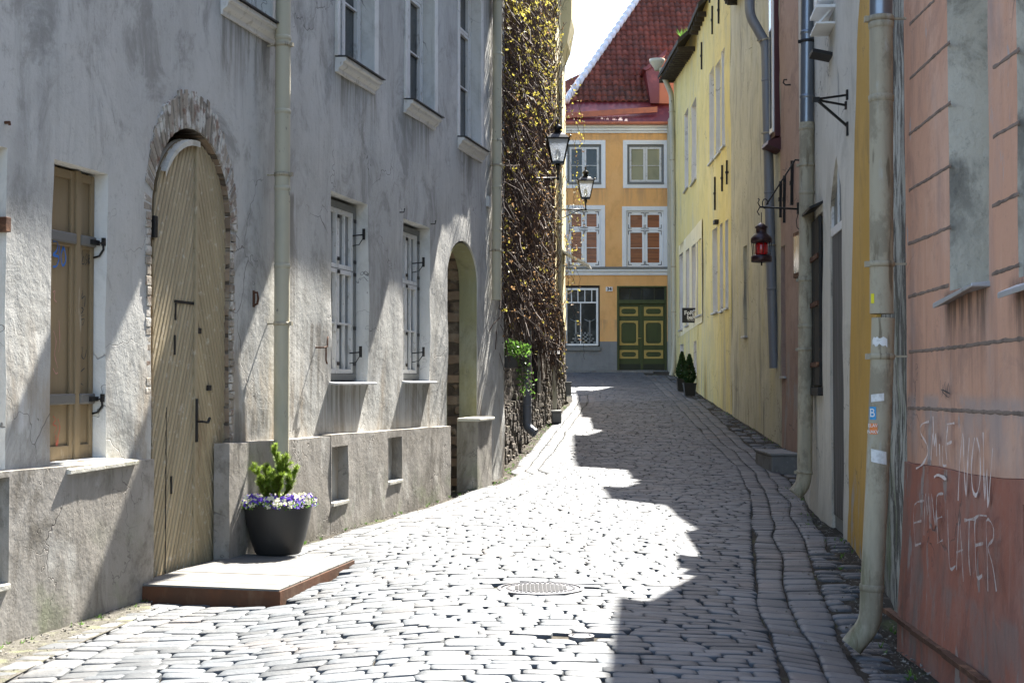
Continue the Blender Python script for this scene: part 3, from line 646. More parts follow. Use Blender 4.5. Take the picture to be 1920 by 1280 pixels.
# ---- arched double door
def clip_poly(poly, a, b, c):         # keep a*x+b*z<=c
    out = []
    for i in range(len(poly)):
        p, q = poly[i], poly[(i+1) % len(poly)]
        fp = a*p[0]+b*p[1]-c; fq = a*q[0]+b*q[1]-c
        if fp <= 0: out.append(p)
        if (fp < 0 < fq) or (fq < 0 < fp):
            t = fp/(fp-fq); out.append((p[0]+(q[0]-p[0])*t, p[1]+(q[1]-p[1])*t))
    return out
DY = .05
D = MB().box(du0-.02, du1+.02, .27, .31, -.15, Z(345, 234)).build('double_door', K['iron'], gh)
dn, df = U(287, DY), U(424, DY)
dc = U(364, DY); dbot = -.02
half = {}
zt = LW.z(360, 262, DY); zsp = dcz - .02
for side in (0, 1):
    a, b = (dn, dc-.006) if side == 0 else (dc+.006, df)
    cx = (dn+df)/2; rx = (df-dn)/2
    pts = []
    for k in range(15):
        u = a + (b-a)*k/14; s = max(0, 1-((u-cx)/rx)**2)
        pts.append((u, zsp + (zt-zsp)*math.sqrt(s)))
    poly = [(b, dbot), (a, dbot)] + pts
    leafM = MB(); slab = MB(); slab.prism(poly, DY+.018, DY+.06)
    lf = slab.build('door_leaf', K['shutter_wood'], D)
    bo = MB(); ang = math.radians(68); nx, nz = math.sin(ang), math.cos(ang)
    if side: nx = -nx
    # boards rise toward the centre seam like an inverted V
    dirx, dirz = (math.cos(ang), math.sin(ang)) if side == 0 else (-math.cos(ang), math.sin(ang))
    nx, nz = (-dirz, dirx)
    vals = [nx*p[0]+nz*p[1] for p in poly]; lo, hi = min(vals), max(vals); bw = .058
    k = int((hi-lo)/bw)+1
    for i in range(k):
        c0, c1 = lo+i*bw+.005, lo+(i+1)*bw-.005
        q = clip_poly(clip_poly(poly, nx, nz, c1), -nx, -nz, -c0)
        if len(q) >= 3:
            # remove wicket slit
            mid = (c0+c1)/2; n_ = len(q)
            area = sum(q[j][0]*q[(j+1) % n_][1]-q[(j+1) % n_][0]*q[j][1] for j in range(n_))
            if area < 0: q = q[::-1]
            yo = rnd.uniform(-.002, .002)
            inner = [(p[0]-( .007 if (nx*p[0]+nz*p[1]) > mid else -.007)*nx, p[1]-( .007 if (nx*p[0]+nz*p[1]) > mid else -.007)*nz) for p in q]
            bo.add([(p[0], DY+.018, p[1]) for p in q] + [(p[0], DY+yo, p[1]) for p in inner], [tuple(range(n_, 2*n_))] + [(j, (j+1) % n_, (j+1) % n_+n_, j+n_) for j in range(n_)])
    bo.build('boards', K['door_wood'], lf)
    if side == 0:
        fr_ = MB()                  # wicket outline, slots, pale top edge of grey wood
        w0, w1 = U(326, DY), U(362, DY); zw = LW.z(330, 565, DY)
        fr_.box(w0, w1, DY-.006, DY+.002, zw-.012, zw+.012)
        for (x, ya, yb) in ((328, 568, 600), (327, 628, 665), (322, 892, 925)):
            u = U(x, DY); fr_.box(u-.012, u+.012, DY-.006, DY+.002, LW.z(x, yb, DY), LW.z(x, ya, DY))
        fr_.box(U(312,DY)-.004, U(312,DY)+.004, DY-.004, DY+.002, dbot, LW.z(320, 560, DY)*.6)
        fr_.split('wicket_gap', K['iron'], lf)
        te = MB(); top = pts[2:]; NT = len(top)
        te.add([(p[0], DY-.05, p[1]-.01) for p in top] + [(p[0], DY+.07, p[1]+.005) for p in top] + [(p[0], DY-.05, p[1]-.06) for p in top], [(i, i+1, i+1+NT, i+NT) for i in range(NT-1)] + [(i+2*NT, i+2*NT+1, i+1, i) for i in range(NT-1)])
        te.build('sunlit_top_edge', K['stone_sill'], lf)  # pale colour stands in for sunlight on the leaf's top edge
        for x, y in ((372,537),(374,528),(368,537),(368,549),(362,537),(362,549)):
            pass
    else:
        st = MB(); st.box(dc-.012, dc+.035, DY-.02, DY+.004, dbot, zt-.02); 
        st.build('meeting_strip', K['door_wood'], lf, bevel=.005)
hd = MB(); hu, hz = LW.uv(364, 790, DY)
hd.box(hu-.018, hu+.022, DY-.03, DY-.018, hz-.18, hz+.20); hd.tube([(hu, DY-.03, hz), (hu, DY-.08, hz), (hu+.10, DY-.085, hz-.01)], .011, 8)
hd.tube([(hu+.1, DY-.085, hz-.01), (hu+.135, DY-.085, hz+.03)], .013, 8)
hd.build('door_handle', K['iron'], D, bevel=.003)
hd = MB()
for x, y in ((371, 620), (390, 727)):
    u, z = LW.uv(x, y, DY); hd.box(u-.035, u+.035, DY-.02, DY+.002, z-.025, z+.025)
hd.split('lock_plate', K['iron'], D, bevel=.003)
for x, y, s in ((287, 425, -1), (430, 465, 1)):
    u, z = LW.uv(x, y, .03); MB().box(u-.03, u+.03, .0, .14, z-.09, z+.09).build('hinge', K['iron'], D, bevel=.006)
hd = MB(); hd.box(dn-.03, df+.02, DY-.01, DY+.1, -.1, dbot-.005); hd.build('threshold', K['shutter_wood'], D, bevel=.005)
# brick arch surround (single bricks, whitewashed)
ab = MB(); cx = (du0+du1)/2; rx = (du1-du0)/2+.02; rz = Z(345,236)-dcz
N = 46
for k in range(N):
    t0, t1 = PI*(k+.08)/N, PI*(k+.92)/N
    jag = rnd.uniform(-.03, .03); th = .33 + jag
    o0 = (cx+rx*math.cos(t0), dcz+rz*math.sin(t0)); o1 = (cx+rx*math.cos(t1), dcz+rz*math.sin(t1))
    def outp(t): return (cx+(rx+th*.42)*math.cos(t), dcz+(rz+th)*math.sin(t))
    q0, q1 = outp(t0), outp(t1); yy = -.004 - rnd.random()*.012
    pts = [o1, o0, q0, q1]
    ab.add([(p[0], yy, p[1]) for p in pts] + [(p[0], .2, p[1]) for p in pts], [(0,1,2,3), (7,6,5,4), (0,4,5,1), (1,5,6,2), (2,6,7,3), (3,7,4,0)])
for s in (0, 1):
    z = .3
    while z < dcz-.03:
        h = rnd.uniform(.06, .09) ; w = rnd.uniform(.07, .10); yy = -.003 - rnd.random()*.012
        if s == 0: ab.box(du0-.02-w, du0-.021, yy, .2, z, z+h-.012)
        else: ab.box(du1+.021, du1+.02+w, yy, .2, z, z+h-.012)
        z += h
ab.build('arch_surround', K['arch_brick'], gh, bevel=.006)
# ---- lower casement windows with iron stays
def stay(W, x, y, fr, yd=.0):
    u, z = fr.uv(x, y, .03); ub, zb = fr.uv(x-21, y+2, .15); a = MB()
    a.tube([(ub, .15, zb), (u, .03, z)], .009, 6); a.tube([(ub, .15, zb-.12), (ub*.4+u*.6, .08, z-.12), (u, .03, z-.03)], .006, 6)
    a.box(u-.012, u+.012, .015, .045, z-.06, z+.07); a.build('window_stay', K['iron'], W)
def lowwin(h, stays):
    u0, u1, z0, z1 = h[0][0], h[1][0], h[0][1], h[2][1]
    yw = .17
    W = window(gh, u0+.02, u1-.04, z0+.02, z1-.04, yw, rows=(.635,), cols=2, bars=([('h', .48), ('v', .5)], [('v', .5)]), ow=.075, w=.05,
        sill=sill_box(u0-.03, u1+.04, -.10, yw+.1, z0+.012, .025, 'zinc_sill'))
    c = MB()
    for zz in (.1, .3, .6, .67, .9):
        z = z0+(z1-z0)*zz
        for uu in (u0+.05, u1-.13, (u0+u1)/2-.05): c.box(uu, uu+.07, yw-.04, yw-.03, z-.02, z+.02)
    c.split('hinge', K['iron'], W)
    for x, y in stays: stay(W, x, y, LW)
lowwin(hB, ((682, 440), (676, 660))); lowwin(hC, ((794, 492), (794, 660)))
# ---- upper windows with moulded sills
for h, xa, xb, ys in ((hD, 630, 699, 106), (hE, 758, 813, 186), (hF, 856, 902, 256), (hG, 412, 508, -8)):
    u0, u1, z0, z1 = h[0][0], h[1][0], h[0][1], h[2][1]
    W = window(gh, u0+.02, u1-.02, z0, z1-.02, .17, rows=(.72,), cols=2, bars=([('h', .5)],), outer='old_white_paint', ow=.06, w=.045, pane='glass')
    cornice_sill(gh, LW, xa, xb, ys, 'sill', W=W)
    s = MB(); s.box(u0-.09, u0-.005, -.03, .02, z0, z1+.1); s.box(u1+.005, u1+.16, -.026, .02, z0, z1+.1); s.split('window_surround', K['reveal_plaster'], W, bevel=.008)
# ---- drainpipe in front of the house
dp = [at(532, -300, 12.8), at(531, 500, 12.8), at(528, 932, 12.8)]
YW = LW.loc(dp[0]).y
uu = U(531, -.16)
def LWp(x, y, off): u, z = LW.uv(x, y, off); return LW.M @ Vector((u, off, z))
P0 = LWp(531, 0, -.16); P0.z = 8.8
drainpipe(gh, LW, [P0, Vector((P0.x, P0.y, -.05))], .075, 'pipe_paint', joints=[LW.z(531, y, -.16) for y in (70, 208, 352, 497)], clamps=[LW.z(531, y, -.16) for y in (85, 328, 607)], spout=False, stub=.2)
P0 = LWp(933, 0, -.12); P0.z = 8.8
P1 = LWp(931, 562, -.12)
drainpipe(gh, LW, [P0, P1], .075, 'pipe_paint', joints=[LW.z(932, y, -.12) for y in (100, 262, 350, 430)], clamps=[LW.z(932, y, -.12) for y in (310, 470)], stub=.16)
# small fixings on the wall
def fix(name, x, y, fn, mt='rust', off=0):
    u, z = LW.uv(x, y, off); m = MB(); fn(m, u, z); m.build(name, K[mt], gh, bevel=.003)
fix('wall_hook', 475, 560, lambda m, u, z: (m.tube([(u,.02,z+.06),(u,-.04,z+.06),(u,-.05,z),(u,-.04,z-.05),(u,-.01,z-.06)], .012, 6), m.box(u-.02,u+.02,-.012,.01,z-.08,z+.08)))
fix('wall_hook', 597, 655, lambda m, u, z: (m.tube([(u-.08,.02,z+.02),(u-.04,-.08,z+.02),(u+.03,-.09,z+.03),(u+.06,-.08,z+.10),(u+.1,-.07,z+.14)], .010, 6), m.tube([(u+.02,-.08,z+.03),(u+.02,-.08,z-.12),(u+.08,-.07,z-.15)], .010, 6)))
for x, y in ((749, 398), (808, 420)): fix('wall_hook', x, y, lambda m, u, z: m.tube([(u,.02,z),(u,-.06,z),(u,-.07,z+.05)], .008, 6), 'iron')
fix('junction_box', 913, 378, lambda m, u, z: m.box(u-.06,u+.06,-.05,.02,z-.08,z+.08), 'meter')
fix('wall_hook', 8, 230, lambda m, u, z: m.tube([(u,.02,z),(u,-.04,z),(u,-.04,z-.02)], .012, 6))
# ================================================================== LEFT FAR: ivy-covered house
IV = Fr((-.36, 23.75), (1.55, 41.5))
ih = empty('ivy_covered_house', IV.M, 'old rubble stone house under the climbing plant, left side beyond the grey plastered house', 'house')
ILEN = IV.len
wz = 3.05
iv_holes = [HR(IV, 1008, 1014, 655, 735)]
wall_panel(ih, K['limestone'], rect(0, ILEN, -.4, wz), [], .3, None, bump_fn(.06, 41, 2.2), .16)
wall_panel(ih, K['pale_yellow'], rect(0, ILEN, wz+.002, 13.4), [], .3, None, bump_fn(.03, 43, 1.0), .4, y=-.02, name='upper_wall')
body(ih, K['limestone'], 0, ILEN, .34, 7, -.4, 13.4)
roof(ih, 0, ILEN, 13.8, over=.45, depth=5, rise=4.5)
# rubble base blocks set on edge, along the foot of the wall
rb = MB(); u = IV.u(930)
while u < ILEN-.3:
    w = rnd.uniform(.16, .34); g = gz(*(IV.M @ Vector((u, -.1, 0))).xy)
    z = g-.1; hmax = g + 1.0 + .15*noise.noise(Vector((u, 0, 0)))
    while z < hmax:
        h = rnd.uniform(.09, .2); d = rnd.uniform(.04, .10)
        rb.box(u+.008, u+w-.008, -d, .1, z+.006, z+h-.006); z += h
    u += w
rb.build('rubble_base', K['limestone'], ih, bevel=.02)
# jettied upper storey seen against the sky
u0 = IV.u(1057); 
j = MB(); ju0, ju1 = ILEN-1.6, ILEN+.0
a = [at(1077, 52, 41.0), at(1057, 120, 41.0)]
la, lb = IV.loc(a[0]), IV.loc(a[1])
j.prismx([(.1, lb.z-.1), (lb.y, lb.z), (lb.y-(lb.y-la.y)*.55, lb.z*.62+la.z*.38), (la.y+.02, la.z), (la.y, 13.6), (.1, 13.6)], ILEN-1.5, ILEN+.02)
j.build('jettied_storey', K['pale_yellow'], ih, bevel=.02)
MB().box(ILEN-1.5, ILEN+.1, la.y-.12, .1, 13.61, 13.75).build('eave_board', K['roof_dark'], ih)
def IVp(x, y, off): u, z = IV.uv(x, y, off); return IV.M @ Vector((u, off, z))
# narrow maroon panel and its grey downpipe
u, zt_ = IV.uv(980, 520, -.1); u2 = IV.u(996, -.1); zb_ = IV.z(980, 612, -.1)
MB().box(u, u2, -.1, .05, zb_, zt_).build('maroon_panel', K['maroon'], ih, bevel=.01)
p0 = IVp(988, 615, -.16); pb_ = IVp(988, 800, -.16); pc_ = pb_ + Vector((.16, -.10, -.12))
drainpipe(ih, IV, [p0, pb_, pc_], .09, 'pipe_bluegrey', joints=[IV.z(988, 760, -.16)], clamps=[IV.z(988, 700, -.16)], stub=.14)
p0 = IVp(1049, 120, -.12); pb_ = IVp(1048, 700, -.12)
drainpipe(ih, IV, [p0, pb_], .075, 'pipe_paint', clamps=[IV.z(1048, y, -.12) for y in (200, 420, 600)], stub=.12, spout=False)
MB().box(IV.u(1008, -.15), IV.u(1014, -.15), -.15, .05, IV.z(1008, 735), IV.z(1008, 655)).build('window_niche', K['iron'], ih)
# canopy over a doorway near the corner
c = MB(); cu = IV.u(1056); cz = at(1060, 472, 40.5).z
q = [Vector(IV.loc(at(1062, 474, 40.3))), Vector(IV.loc(at(1106, 497, 40.3)))]
q[0].y = .02
for uu_ in (0,): c.add([(q[0].x-.1, .02, q[0].z+.1), (q[0].x+1.0, .02, q[0].z+.1), (q[0].x+1.0, q[1].y, q[1].z), (q[0].x-.1, q[1].y, q[1].z),
    (q[0].x-.1, .02, q[0].z+.04), (q[0].x+1.0, .02, q[0].z+.04), (q[0].x+1.0, q[1].y, q[1].z-.06), (q[0].x-.1, q[1].y, q[1].z-.06)], [(0,1,2,3),(7,6,5,4),(0,4,5,1),(1,5,6,2),(2,6,7,3),(3,7,4,0)])
c.bar((q[0].x+.1, .0, q[0].z-.35), (q[0].x+.1, q[1].y+.15, q[1].z-.02), .03)
c.build('door_canopy', K['zinc_sill'], ih)
# stone blocks / steps at the foot (top level: loose kerb blocks)
def block(name, x0, y0, x1, y1, Y, dep, mt, label, cat):
    a = at(x0, y1, Y); b = at(x1, y0, Y)
    o = empty(name, Vector(((a.x+b.x)/2, Y, a.z)), label, cat)
    w = (b.x-a.x)/2; h = b.z-a.z
    MB().box(-w, w, 0, dep, -.05, h-.03).build('base_block', K[mt], o, bevel=.02)
    MB().box(-w-.015, w+.015, -.015, dep+.01, h-.028, h+.02).build('top_slab', K[mt], o, bevel=.012)
    return o
block('stone_block', 1056, 717, 1071, 738, 40.6, .8, 'concrete', 'small grey stone block at the far corner of the ivy-covered house', 'stone block')
block('stone_step', 1035, 771, 1053, 789, 33.6, .7, 'concrete', 'low square stone step at the foot of the thin white downpipe on the ivy-covered house', 'step')
mb = empty('letter_box', IVp(1040, 685, -.25), 'small black letter box on a pale post against the ivy wall', 'letter box')
MB().box(-.10, .10, -.08, .1, 0, .28).build('box', K['black_metal'], mb, bevel=.01)
MB().prismx([(-.11, .281), (.12, .281), (.12, .36)], -.12, .12).build('lid', K['black_metal'], mb)
gzp = gz(mb.location.x, mb.location.y) - mb.location.z
MB().box(-.05, .05, -.04, .04, gzp, -.002).build('post', K['pipe_paint'], mb)
# ================================================================== climbing plant
def sprig_leaf(m, p, s, up, side, lobes=3):
    up = up.normalized(); side = (side - up*side.dot(up)).normalized(); nn = up.cross(side)
    if lobes == 3:
        for k in (-1, 0, 1):
            t = k*.95; d = up*math.cos(t) + side*math.sin(t); e = d.cross(nn)
            q = p + d*s*(1 if k == 0 else .8)
            m.add([p, p + d*s*.5 + e*s*.22 + nn*s*.08, q, p + d*s*.5 - e*s*.22 + nn*s*.08], [(0,1,2,3)])
    else:
        e = up.cross(nn)
        m.add([p, p + up*s*.45 + e*s*.28, p + up*s, p + up*s*.45 - e*s*.28], [(0,1,2,3)])
cp = empty('climbing_plant', IV.M, 'tall climber with yellow-green young leaves and bare brown stems covering the stone house', 'climber')
st = MB(); ly = MB(); lb_ = MB()
r5 = random.Random(55)
def rside(r): return Vector((r.uniform(-1,1), r.uniform(-1,1), r.uniform(-1,1)))
ubase = IV.u(921); 
def lowz(u):      # lower limit of the curtain in local z
    px = 960 + F * ((IV.M @ Vector((u, -.3, 0))).x) / ((IV.M @ Vector((u, -.3, 0))).y)
    y = lerp_tab([(905, 330), (925, 560), (950, 600), (975, 560), (1000, 600), (1020, 620), (1040, 660), (1060, 690)], px)
    return IV.z(px, y, -.3)
HT = 9.6
pxof = lambda p: 960 + F*(IV.M @ p).x/(IV.M @ p).y
for i in range(8200):
    u = ILEN * (r5.random() ** 1.15); u = u - .4
    lz = lowz(u); top = 1.6 + .268*(23.75+u*.99) + .5
    z = lz + (top-lz) * r5.random() ** .9
    dens = noise.noise(Vector((u*.8, z*.35, 5))) 
    dep = -.04 - .34*r5.random() * (1 + .5*dens)
    if u < .1: dep *= .6
    L = r5.uniform(.35, 1.3); n = 6; p = Vector((u, dep, z)); pts = [p.copy()]
    v = Vector((r5.uniform(-.6,.6), r5.uniform(-.35,.15), r5.uniform(-1,-.2)))
    for k in range(n):
        v += Vector((r5.uniform(-.35,.35), r5.uniform(-.25,.25), r5.uniform(-.35,.15))); p = p + v.normalized()*L/n
        if p.y > -.02: p.y = -.02
        pts.append(p.copy())
    px_ = pxof(p); rel = (z-lz)/(top-lz)
    if px_ > 1041 and rel > .18 and r5.random() < .93 or px_ > 1058 or max(pxof(k_) for k_ in pts) > 1066: continue
    st.tube(pts, [r5.uniform(.004,.010)]*(n+1), 3, cap=False)
    if p.z < lz-.6: continue
    hi = (rel-.46)*1.25 + .35*dens - .5*max(0, 1-(px_-905)/45)
    for q in pts[1:]:
        cl = noise.noise(Vector((q.x*1.7, q.z*1.9, q.y*2))) + .5*noise.noise(Vector((q.x*4.5, q.z*5, 3)))
        if r5.random() < .30*max(.12, min(2.2, 1 + 3.2*cl)):
            yellow = r5.random() < max(.05, min(.9, hi))
            if not yellow and r5.random() < (.8 - .0055*(px_-925) if px_ < 1060 else .3): continue
            s = r5.uniform(.03, .07) if yellow else r5.uniform(.03, .07)
            for kk in range(2 if yellow else 1):
                sprig_leaf(ly if yellow else lb_, q + rside(r5)*.03, s, rside(r5) + Vector((0,-.4,.3)), rside(r5), 3 if yellow else 1)
# hanging streamers off the right edge, and a fringe on the grey house side
for i in range(46):
    side = i % 3 == 0
    if side: u = r5.uniform(-.35, .1); z = r5.uniform(4.2, 8); dep = r5.uniform(-.3, -.1); L = r5.uniform(.8, 2.4)
    else: u = ILEN - r5.uniform(0, 7); z = r5.uniform(3.6, 11.6); dep = r5.uniform(-.5, -.3); L = r5.uniform(.8, 2.0)
    p = Vector((u, dep, z)); pts = [p.copy()]
    for k in range(16):
        p = p + Vector((r5.uniform(-.05,.05), r5.uniform(-.05,.035), -L/16)); pts.append(p.copy())
        if r5.random() < .45: sprig_leaf(ly if r5.random() < .6 else lb_, p.copy(), r5.uniform(.04,.08), rside(r5), rside(r5), 3)
    st.tube(pts, .005, 3, cap=False)
# thick old trunks
for u in (.6, 1.3, 5.5, 9.0, 13):
    p = Vector((u, -.08, lowz(u)-.8)); pts = [p.copy()]
    for k in range(22): p = p + Vector((r5.uniform(-.07,.07), r5.uniform(-.02,.02), .42)); pts.append(p.copy())
    st.tube(pts, [.035 - .001*k for k in range(23)], 6, cap=False)
st.build('stems', K['stem'], cp); ly.build('young_leaves', K['ivy_yellow'], cp); lb_.build('dry_leaves', K['ivy_brown'], cp)
# hanging flower box
fb = empty('flower_box', IVp(962, 690, -.34), 'dark hanging planter on the rough stone wall below the climber', 'planter')
MB().prismx([(-.10, .0), (.12, .0), (.14, .2), (-.13, .2)], -.28, .28).build('trough', K['black_metal'], fb, bevel=.01)
MB().box(-.25, .25, -.1, .1, .18, .19).build('soil', K['soil'], fb)
MB().bar((-.2, .1, .1), (-.2, .36, .1), .02).bar((.2, .1, .1), (.2, .36, .1), .02).build('bracket', K['iron'], fb)
tp = empty('trailing_plant', fb.location + Vector((0, 0, .19)), 'green plant trailing out of the hanging planter on the stone wall', 'plant')
lm = MB(); sm_ = MB()
for i in range(360):
    a = r5.random()*6.28; rr = r5.random()**.5
    p = Vector((rr*math.cos(a)*.28, rr*math.sin(a)*.2-.04, r5.uniform(.02, .34)*(1-rr*.5)))
    sprig_leaf(lm, p, r5.uniform(.05, .09), rside(r5)+Vector((0,-.3,.5)), rside(r5), 1)
for i in range(14):
    p = Vector((r5.uniform(.0,.3), r5.uniform(-.28,-.12), .05)); pts = [p.copy()]
    for k in range(12):
        p = p + Vector((r5.uniform(-.02,.04), r5.uniform(-.02,.015), -r5.uniform(.02,.085))); pts.append(p.copy())
        sprig_leaf(lm, p.copy(), r5.uniform(.035,.07), rside(r5)-Vector((0,.3,0)), rside(r5), 1)
    sm_.tube(pts, .004, 3, cap=False)
lm.build('leaves', K['leaf'], tp); sm_.build('stems', K['stem'], tp)
# ================================================================== street lamps
def lamp(tip, s, wall_y, label, bar_to):
    """tip: world point of lantern base centre; bracket runs to the wall point bar_to"""
    o = empty('street_lamp', tip, label, 'street lamp', 'lanterns on the ivy house')
    g = MB(); w0, w1, h = .115*s, .215*s, .46*s
    g.lathe([(w0*1.36, .03*s), (w1*1.36, h)], n=4, rot=PI/4, smooth=False); g.build('lamp_glass', K['lamp_glass'], o)
    f = MB()
    for sx, sy in ((1,1),(1,-1),(-1,1),(-1,-1)):
        f.bar((sx*w0, sy*w0, .0), (sx*w1, sy*w1, h+.01), .022*s)
        f.bar((sx*w1, sy*w1, h), (sx*(w1+.035*s), sy*(w1+.035*s), h+.07*s), .02*s)
    f.lathe([(w0*1.5, -.02*s), (w0*1.5, .03*s)], n=4, rot=PI/4, smooth=False)
    f.lathe([(w1*1.48, h), (w1*1.52, h+.03*s)], n=4, rot=PI/4, smooth=False)
    f.build('lantern_frame', K['black_metal'], o)
    c = MB(); c.lathe([(w1*1.42, h+.03*s), (w1*1.0, h+.10*s), (.075*s*1.2, h+.15*s)], n=4, rot=PI/4, smooth=False)
    c.lathe([(.07*s, h+.15*s), (.06*s, h+.22*s), (.10*s, h+.235*s), (.075*s, h+.29*s), (.03*s, h+.32*s), (.02*s, h+.36*s), (.035*s, h+.39*s), (.012*s, h+.42*s), (.005*s, h+.46*s)], n=14)
    c.build('lantern_cap', K['black_metal'], o)
    a = MB(); a.lathe([(.03*s, -.34*s), (.035*s, -.30*s), (.018*s, -.27*s), (.022*s, -.14*s), (.05*s, -.06*s), (.035*s, -.02*s)], n=12)
    b = Vector(bar_to) - Vector(tip); z = -.30*s
    e = Vector((b.x, b.y, z)); a.tube([(0,0,z), e], .018*s, 8)
    a.tube([Vector((0,0,z)), e*.3 + Vector((0,0,z-.0))*.0 + Vector((0,0,z*.7-.05)), e*.62 + Vector((0,0,z*.38-.16)), e + Vector((0,0,-.30))], .012*s, 6)
    m_ = e*.55; a.tube([m_ + Vector((math.cos(t)*.07, 0, math.sin(t)*.07-.09)) for t in [k*.6 for k in range(11)]], .008*s, 5)
    a.box(e.x-.02, e.x+.02, e.y-.05, e.y+.05, z-.4, z+.12)
    a.build('bracket', K['black_metal'], o)
    MB().lathe([(.03*s, .04*s), (.045*s, .12*s), (.05*s, .2*s), (.03*s, .27*s)], n=12).build('bulb', K['lamp_glass'], o)
    return o
Yl = 26.2; t1 = at(1046, 306, Yl); wl = IV.loc(t1); wp = IV.M @ Vector((wl.x, .0, wl.z))
lamp(t1, .92, 0, 'black lantern close against the climbing plant, the nearer and larger of the two street lamps', wp)
Yl = 38.5; t1 = at(1098, 372, Yl); wl = IV.loc(t1); wp = IV.M @ Vector((wl.x, .0, wl.z))
lamp(t1, .98, 0, 'black lantern on a scrolled bracket against the orange house, farther of the two lamps', wp)
# ================================================================== ORANGE HOUSE across the end
OY = 57.0
OR = Fr((0, OY), (10, OY)); oh = empty('orange_house', OR.M, 'orange rendered house with white window surrounds and steep red tiled roof closing the lane', 'house')
ou = lambda x: OR.u(x); oz = lambda y: OR.z(1100, y)
x0_, x1_ = -3.0, 10.5; eave = oz(238)
holes = [rect(ou(1061), ou(1125), oz(655), oz(535)), rect(ou(1157), ou(1251), oz(694), oz(536))]
wins_up = [(1064, 1128, 271, 345), (1177, 1246, 271, 345)]; wins_md = [(1064, 1127, 393, 500), (1175, 1245, 395, 500)]
for a, b, c, d in wins_up + wins_md: holes.append(rect(ou(a), ou(b), oz(d), oz(c)))
dzb = oz(640)
wall_panel(oh, K['orange_plaster'], rect(x0_, x1_, dzb+.001, eave+.3), [h for h in holes if h[0][1] > dzb] + [], .18, None, bump_fn(.006, 61, .6), .35) if False else None
def cut(h, z0, z1):
    return [(h[0][0], max(z0, h[0][1])), (h[1][0], max(z0, h[0][1])), (h[1][0], min(z1, h[2][1])), (h[0][0], min(z1, h[2][1]))]
# upper orange field as one outline with the shop window and door notched out
W1, D1 = holes[0], holes[1]
outl = [(x0_, dzb), (W1[0][0], dzb), (W1[0][0], W1[2][1]), (W1[1][0], W1[2][1]), (W1[1][0], dzb), (D1[0][0], dzb), (D1[0][0], D1[2][1]), (D1[1][0], D1[2][1]), (D1[1][0], dzb), (x1_, dzb), (x1_, eave+.3), (x0_, eave+.3)]
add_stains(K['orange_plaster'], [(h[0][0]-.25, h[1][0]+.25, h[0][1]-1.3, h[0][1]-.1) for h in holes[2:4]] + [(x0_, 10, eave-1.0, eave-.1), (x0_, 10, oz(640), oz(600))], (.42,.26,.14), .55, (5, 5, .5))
wall_panel(oh, K['orange_plaster'], outl, holes[2:], .2, None, bump_fn(.006, 61, .6), .4, edge=.35)
outl = [(x0_, .5), (x1_, .5), (x1_, dzb-.003), (D1[1][0], dzb-.003), (D1[1][0], D1[0][1]), (D1[0][0], D1[0][1]), (D1[0][0], dzb-.003), (W1[1][0], dzb-.003), (W1[1][0], W1[0][1]), (W1[0][0], W1[0][1]), (W1[0][0], dzb-.003), (x0_, dzb-.003)]
wall_panel(oh, K['grey_base'], outl, [], .2, None, bump_fn(.006, 63, .6), .4, y=-.02, edge=.35, name='grey_plinth')
body(oh, K['orange_plaster'], x0_, x1_, .5, 9, .5, eave+.3)
MB().box(x0_, x1_, .30, .5, .5, eave+.29).build('inner_wall', K['dark_green'], oh)
# cornices
def band(ya, yb, pr, mt, name='cornice', x0=None, x1=None):
    return MB().box(x0_ if x0 is None else x0, x1_ if x1 is None else x1, -pr, .02, oz(yb), oz(ya)).build(name, K[mt], oh, bevel=.012)
band(236, 241, .22, 'trim_white'); band(241.2, 246, .15, 'trim_white'); band(246.2, 250, .08, 'trim_white')
band(500.5, 504.5, .14, 'grey_frame', 'string_course'); band(504.7, 509, .11, 'trim_white', 'string_course'); band(509.2, 516, .05, 'trim_white', 'string_course')
# window surrounds
def surround(a, b, c, d, w, wb, bottom=True):
    m = MB(); u0, u1, z0, z1 = ou(a), ou(b), oz(d), oz(c); W_ = w/46.8; B_ = wb/46.8
    m.box(u0-W_, u0, -.035, .05, z0-(B_ if bottom else 0), z1+W_); m.box(u1, u1+W_, -.035, .05, z0-(B_ if bottom else 0), z1+W_)
    m.box(u0, u1, -.035, .05, z1, z1+W_)
    if bottom: m.box(u0, u1, -.035, .05, z0-B_, z0)
    return m.build('window_surround', K['trim_white'], oh, bevel=.006)
for a, b, c, d in wins_up:
    surround(a, b, c, d, 8, 8)
    u0, u1, z0, z1 = ou(a), ou(b), oz(d), oz(c)
    W = window(oh, u0, u1, z0, z1, .08, frame='old_white_paint', outer='grey_frame', pane='green_glass' if a > 1100 else 'glass', cols=2, rows=(), bars=([('h', .47)],), ow=.09, w=.08)
    MB().box(u0, u1, -.06, .06, z0-.02, z0+.05).build('sill', K['grey_frame'], W, bevel=.008)
for a, b, c, d in wins_md:
    surround(a, b, c, d, 8, 0, False)
    u0, u1, z0, z1 = ou(a), ou(b), oz(d), oz(c)
    W = window(oh, u0, u1, z0, z1, .06, frame='white_paint', outer='white_paint', pane='blind', cols=2, rows=(.665,), bars=([('h', .49)],), ow=.06, w=.10)
    # black corner irons
    ir = MB(); cw = (u1-u0-.12)/2
    for cidx in range(2):
        xa = u0+.06+cidx*cw+.02; xb = xa+cw-.04
        for (za, zb) in ((z0+.07, z0+(z1-z0)*.645), (z0+(z1-z0)*.68, z1-.08)):
            for (x, sx) in ((xa, 1), (xb, -1)):
                for (z, sz) in ((za, 1), (zb, -1)):
                    ir.box(min(x, x+sx*.14), max(x, x+sx*.14), .028, .036, z-.012+sz*.012, z+.012+sz*.012); ir.box(min(x, x+sx*.022), max(x, x+sx*.022), .028, .036, min(z, z+sz*.16), max(z, z+sz*.16))
    ir.split('corner_iron', K['iron'], W, n=16)
